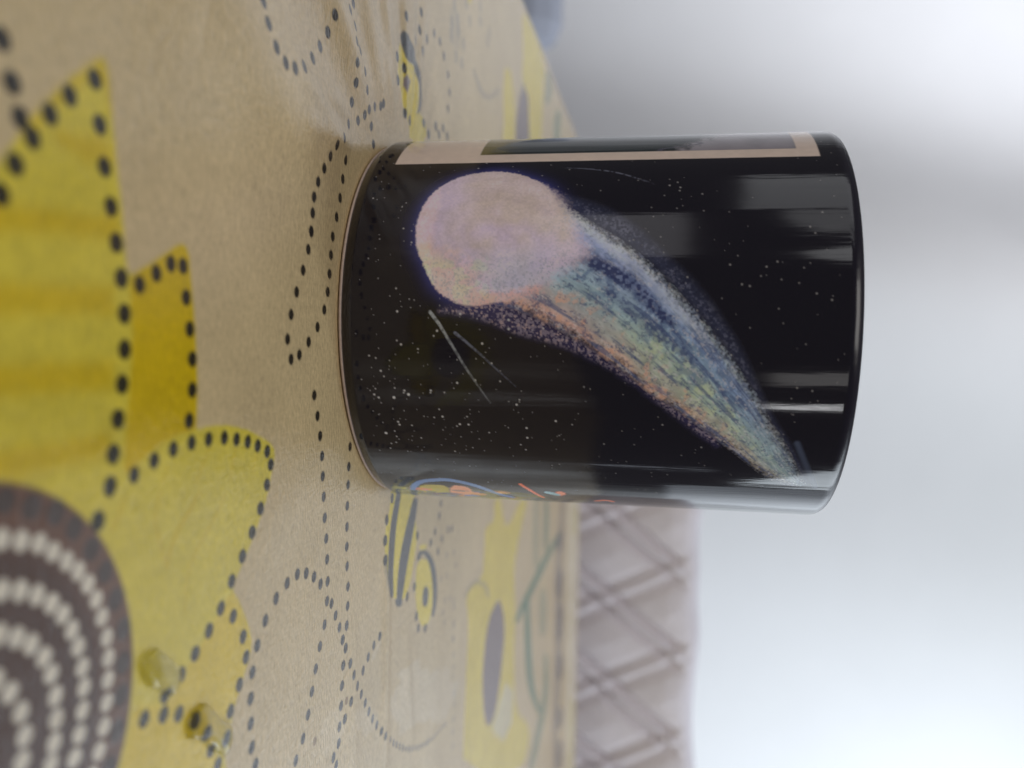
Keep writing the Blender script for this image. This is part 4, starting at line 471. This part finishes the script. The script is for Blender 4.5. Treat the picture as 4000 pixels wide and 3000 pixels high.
    lefts = sm(-0.80, -0.88, v+0.1*(n1-0.5)); ch += lefts[..., None]*np.array([14, 8, 0.])
    ch *= (0.94+0.12*n2)[..., None]
    soft = sm(0.25, 0.9, v+0.2*u)                                                   # chalk rubbed out into the tail
    mix(sm(0.25+1.6*soft, -0.25-1.6*soft, dh+(0.55+1.6*soft)*(n2-0.5)), np.minimum(lin(ch)*MG, 0.92))
    pit = sm(0.56, 0.72, n5)*sm(0, -0.5, dh)*(sm(0.1, 0.6, u)*0.8+sm(0.3, 0.9, v)*0.4)
    mix(pit*0.42, seen((88, 104, 126)))
    lum = out.mean(-1, keepdims=True); out[:] = (lum+(out-lum)*0.84)*0.95
    # meteors
    for key, wd, c in (('streak1', 0.33, (118, 122, 128)), ('streak2', 0.28, (78, 82, 98))):
        d, t = polyline_d(s, z, MUG[key]); wt = wd*(1-0.6*t)
        mix((1-0.75*t)*(0.45+0.55*sm(0.35, 0.6, n2))*sm(wt+0.14, wt-0.14, d), seen(c))
    d, t = polyline_d(s, z, smooth_pts(MUG['arc'], False, 2)); mix(0.55*sm(0.3, 0.05, d)*sm(0.3, 0.6, n2)*np.sin(np.pi*np.clip(t, 0, 1)), seen((95, 98, 115)))
    # stars
    rng = random.Random(5); stars = [(q[0], q[1], q[2]*(0.55 if q[1] > 45 else 0.8)) for q in MUG['stars']]
    for i in range(2300):
        a = rng.uniform(-58, 56); b = rng.uniform(4, 93)
        dens = 0.20+0.8*math.exp(-((a-16)/16)**2-((b-17)/17)**2)+0.25*math.exp(-((a+22)/16)**2-((b-12)/8)**2)
        if rng.random() < dens: stars.append((a, b, rng.choice((0.03, 0.04, 0.05, 0.06, 0.08, 0.1, 0.14))))
    free = (~tail | (dt > 0)) & (dh > 0.2)
    for a, b, r in stars:
        i0 = int((a-s0)/ds); j0 = int((b-z0)/dz); e = 5
        if i0 < e or j0 < e or i0 > s.shape[1]-e-1 or j0 > s.shape[0]-e-1: continue
        sl = (slice(j0-e, j0+e+1), slice(i0-e, i0+e+1))
        if r < 0.19 and not free[j0, i0]: continue
        d = np.hypot(s[sl]-a, z[sl]-b); al = sm(r+0.125, max(r-0.1, 0), d)*(0.25+1.9*min(r, 0.4))*(0.65 if b > 45 else 1.0)
        out[sl] += np.minimum(al, 1)[..., None]*(seen((172, 168, 170))-out[sl])
    # framed picture at the left
    f0, f1_ = MUG['frame']; p0, p1, p2 = MUG['pic']
    al = sm(-36.1, -36.3, s+0.10*(n1-0.5))*sm(f0[1]-0.15, f0[1]+0.15, z)*sm(f1_[1]+0.15, f1_[1]-0.15, z)*sm(-75, -74.6, s)
    mix(al, seen((160, 147, 139))*(0.94+0.12*n1)[..., None])
    al = sm(-39.5, -39.75, s)*sm(p0[1]-0.2, p0[1]+0.2, z)*sm(p1[1]+0.2, p1[1]-0.2, z)*sm(-71.5, -71.2, s)
    mix(al, lin((28, 40, 44))*(0.6+0.8*nb)[..., None])
    ol_ = al*sm(33, 25, z+4*(n1-0.5)); mix(ol_*0.6, seen((88, 80, 40)))
    lt = al*sm(62, 67, z+6*(n1-0.5)+(s+40)*0.6); mix(lt*0.75, seen((120, 116, 124))*(0.85+0.3*nb)[..., None])
    mix(al*sm(0.9, 0.2, np.abs(z-64+4*np.sin(s*0.9)))*0.7, seen((60, 58, 72)))
    # coloured motif at the right
    def blob(key, c, wd=None, a=1.0):
        if wd: d, t = polyline_d(s, z, smooth_pts(MUG[key], False, 2)); mix(a*sm(wd+0.2, wd-0.2, d+0.3*(n2-0.5)), seen(c))
        else: mix(a*sm(0.3, -0.3, poly_sdf(s, z, smooth_pts(MUG[key], True, 1))+0.4*(n2-0.5)), seen(c))
    right = sm(41.5, 44.5, s+2.0*(n1-0.5)-0.006*(z-17)**2)*sm(40, 30, z)*sm(3, 6, z)
    mix(right*0.65, seen((88, 88, 62))*(0.5+0.9*nb)[..., None])
    blob('car_y', (132, 118, 40)); blob('car_s', (172, 112, 82)); blob('car_arc', (84, 104, 140), 0.7)
    blob('car_r1', (190, 82, 52), 0.4); blob('car_r2', (205, 92, 62)); blob('car_t', (110, 140, 150), 0.7); blob('car_r3', (205, 92, 66), 0.5)
    for i in range(46):
        a = rng.uniform(43.5, 53.0); b = rng.uniform(5, 33); r = rng.uniform(0.4, 1.3)
        d = np.hypot((s-a), (z-b)*rng.uniform(0.35, 0.9))+0.5*(n2-0.5); mix(0.8*right*sm(r+0.15, r-0.15, d), seen(rng.choice(((190, 112, 70), (128, 122, 48), (70, 96, 140), (172, 92, 62), (64, 70, 66), (150, 140, 80), (52, 62, 90)))))
    blob('car_arc', (84, 104, 140), 0.6)
    for i in range(26):
        a = rng.uniform(48, 53.5); b = rng.uniform(5, 46); r = rng.uniform(0.15, 0.4)
        d = np.hypot((s-a), (z-b)*0.5); mix(0.6*sm(r+0.15, r-0.1, d), seen(rng.choice(((190, 170, 130), (120, 80, 70), (70, 90, 120), (160, 120, 60)))))
    return out

def make_mug():
    R = 41.0; H = 95.2
    root = empty('mug', (0, 0, 0))
    tag(root, 'shiny black cylindrical mug printed with a pastel comet and white stars', 'mug')
    # outer skin: fine at the printed side
    fine = np.linspace(-1.50, 1.50, 760); back = np.linspace(1.50, 2*math.pi-1.50, 90)[1:-1]
    th = np.concatenate([fine, back]); nc = len(th)
    zf = np.linspace(3.2, 92.8, 560)
    lowa = np.linspace(0, math.pi/2, 8)[:-1]
    prof = [(39.75+1.25*math.sin(a*0.5)/math.sin(math.pi/4), 0.95+2.25*a/(math.pi/2)) for a in lowa]
    prof = [(38.6, 0.9)]+prof+[(R, q) for q in zf]
    upa = np.linspace(0, math.pi/2, 9)[1:]
    prof += [(R-1.55*(1-math.cos(a)), 92.8+2.4*math.sin(a)) for a in upa]
    nfine0 = 1+7; nz = len(zf)
    prof += [(R-1.55-2.0+2.0*math.cos(a), H-1.8+1.8*math.sin(a)) for a in np.linspace(math.pi/2, 0, 7)[1:-1][::-1]][:0]
    inner = [(38.9, H-0.15), (38.3, H-0.6), (37.9, H-1.4), (37.6, H-3)]+[(37.4, q) for q in np.linspace(88, 12, 8)]+[(36.5, 9), (34, 7), (30, 6.2), (15, 6), (0.05, 6)]
    prof += inner
    pr = np.array(prof); nr = len(pr)
    r, t = np.meshgrid(pr[:, 0], th, indexing='ij'); zz = np.repeat(pr[:, 1:2], nc, 1)
    v = np.stack([r*np.sin(t), -r*np.cos(t), zz], -1).reshape(-1, 3)*MM
    C = np.ones((nr, nc, 4)); C[..., :3] = lin((34, 30, 47))*0.6
    s, z = np.meshgrid(fine*R, np.linspace(3.2, 92.8, 560))
    C[nfine0:nfine0+nz, :len(fine), :3] = mug_colour(s, z)
    for k in range(nfine0+nz, nr): C[k, :, 3] = max(0.0, 1-(k-nfine0-nz+1)/5)
    for k in range(nfine0): C[k, :len(fine), :3] = C[nfine0, :len(fine), :3]
    mesh_obj('body', v, grid_faces(nr, nc, True), M_GLAZE, root, col=C.reshape(-1, 4))
    # unglazed foot
    a = np.linspace(0, 2*math.pi, 129)[:-1]
    fp = np.array([(36.5, 0.8), (36.8, 0.1), (37.4, 0.0), (38.4, 0.0), (39.3, 0.16), (39.85, 0.5), (39.85, 0.8), (39.5, 0.98)])
    r, t = np.meshgrid(fp[:, 0], a, indexing='ij'); zz = np.repeat(fp[:, 1:2], len(a), 1)
    mesh_obj('foot_ring', np.stack([r*np.sin(t), -r*np.cos(t), zz], -1).reshape(-1, 3)*MM, grid_faces(len(fp), len(a), True), M_FOOT, root)
    # handle at the far side
    P = [(0, 40.6, 78), (0, 52, 80), (0, 64, 74), (0, 70, 60), (0, 69, 45), (0, 62, 30), (0, 50, 21), (0, 40.6, 21)]
    Q = P
    for _ in range(2):
        q2 = [Q[0]]
        for i in range(len(Q)-1):
            a_, b_ = np.array(Q[i]), np.array(Q[i+1]); q2 += [tuple(0.75*a_+0.25*b_), tuple(0.25*a_+0.75*b_)]
        Q = q2+[Q[-1]]
    Q = np.array(Q); tg = np.gradient(Q, axis=0); tg /= np.linalg.norm(tg, axis=1)[:, None]
    nn = np.cross(tg, [1, 0, 0]); ka = np.linspace(0, 2*math.pi, 17)[:-1]
    v = np.stack([Q[:, None, :]+7.0*np.cos(ka)[None, :, None]*np.array([1, 0, 0])+4.2*np.sin(ka)[None, :, None]*nn[:, None, :]], 0)[0]
    mesh_obj('handle', v.reshape(-1, 3)*MM, grid_faces(len(Q), len(ka), True), M_INNER, root)
make_mug()

# ------------------------------------------------------------------ water drops on the cloth
def make_drop(P, hgt, label):
    P = np.array(smooth_pts(P, True, 2)); c = P.mean(0); n = len(P)
    z0 = float(cloth_h(np.array([c[0]]), np.array([c[1]]))[0])
    rings = [(1.0, -0.10), (0.985, 0.16), (0.95, 0.34), (0.88, 0.55), (0.76, 0.75), (0.6, 0.89), (0.4, 0.97), (0.2, 1.0)]
    v = []
    for k, hz in rings:
        for q in P: v.append(((q[0]-c[0])*k, (q[1]-c[1])*k, z0+hz*hgt))
    v.append((0, 0, z0+hgt*1.0)); v.append((0, 0, z0-0.10*hgt))
    f = [tuple(q) for q in grid_faces(len(rings), n, True)]
    top = len(rings)*n
    for i in range(n):
        f.append(((len(rings)-1)*n+i, (len(rings)-1)*n+(i+1) % n, top)); f.append(((i+1) % n, i, top+1))
    o = mesh_obj('water_drop', np.array(v)*MM, f, M_WATER)
    o.location = (c[0]*MM, c[1]*MM, 0)
    tag(o, label, 'water drop', 'water drops on the petal')
make_drop(DROP[0], 1.1, 'clear water drop on the yellow petal, nearer the brown flower centre')
make_drop(DROP[1], 1.2, 'larger elongated water drop at the edge of the yellow petal')

# ------------------------------------------------------------------ quilted seat back behind the table
def make_quilt():
    root = empty('quilted_chair', (0.43, 0.66, -0.745))
    tag(root, 'mauve grey quilted seat back standing behind the far table edge', 'chair')
    W_, Hh = 660, 560                                     # mm
    X = np.linspace(0, W_, 330); Z = np.linspace(0, Hh, 280)
    x, z = np.meshgrid(X, Z)
    def puff(x, z):
        def groove(q, per):
            u = (q/per) % 1.0; d = np.minimum(u, 1-u)*per
            g = np.exp(-((d-9.5)/5.5)**2)-0.75*np.exp(-(d/4.5)**2)
            return g, d
        a, da = groove(x*1.0-z*0.77+8, 88.0); b, db = groove(x*1.0+z*0.50+30, 88.0)
        p = np.clip(da/44, 0, 1)**0.7*np.clip(db/44, 0, 1)**0.7
        return 5.0*p-6.5*a-4.0*b
    e = np.minimum(np.minimum(x, W_-x), Hh-z)
    rnd = np.where(e < 18, 18-np.sqrt(np.maximum(0, 324-(18-np.minimum(e, 18))**2)), 0)
    pf = puff(x, z)*sm(4, 34, e)
    top = 1.2*np.sin(x*0.036)+0.7*np.sin(x*0.09+1)-2.5*np.exp(-((x-285)/26)**2)
    front = np.stack([x-W_/2, -(45-rnd)-pf, z+top*(z/Hh)], -1); rear = np.stack([x-W_/2, (45-rnd), z+top*(z/Hh)], -1)
    n = x.size; g = grid_faces(len(Z), len(X))
    v = np.concatenate([front.reshape(-1, 3), rear.reshape(-1, 3)])
    f = np.concatenate([g, g[:, ::-1]+n])
    o = mesh_obj('backrest', v*MM, f, M_QUILT, root); o.location = (0, 0, 0.300)
    o.rotation_euler = (0, 0, 0)
    box('seat', -0.33, 0.33, -0.02, 0.48, 0.30, 0.42, M_QUILT, root, 0.03).location = (0, 0.02, 0)
    for lx in (-0.30, 0.30):
        for ly in (-0.02, 0.44): box('leg', lx-0.02, lx+0.02, ly-0.02, ly+0.02, 0, 0.31, M_WOOD, root)
    return root
qc = make_quilt()

# ------------------------------------------------------------------ dark soft shape beyond the left corner
def make_dark_chair():
    root = empty('grey_armchair', (-0.87, 1.62, -0.745))
    tag(root, 'slate grey blurred armchair beyond the left corner of the table', 'armchair')
    b = box('backrest', -0.28, 0.28, -0.06, 0.06, 0.25, 0.60, M_SLATE, root, 0.055)
    box('seat', -0.28, 0.28, -0.02, 0.10, 0.18, 0.36, M_SLATE, root, 0.05)
    for lx in (-0.24, 0.24):
        for ly in (-0.03, 0.06): box('leg', lx-0.02, lx+0.02, ly-0.02, ly+0.02, 0, 0.2, M_WOOD, root)
make_dark_chair()
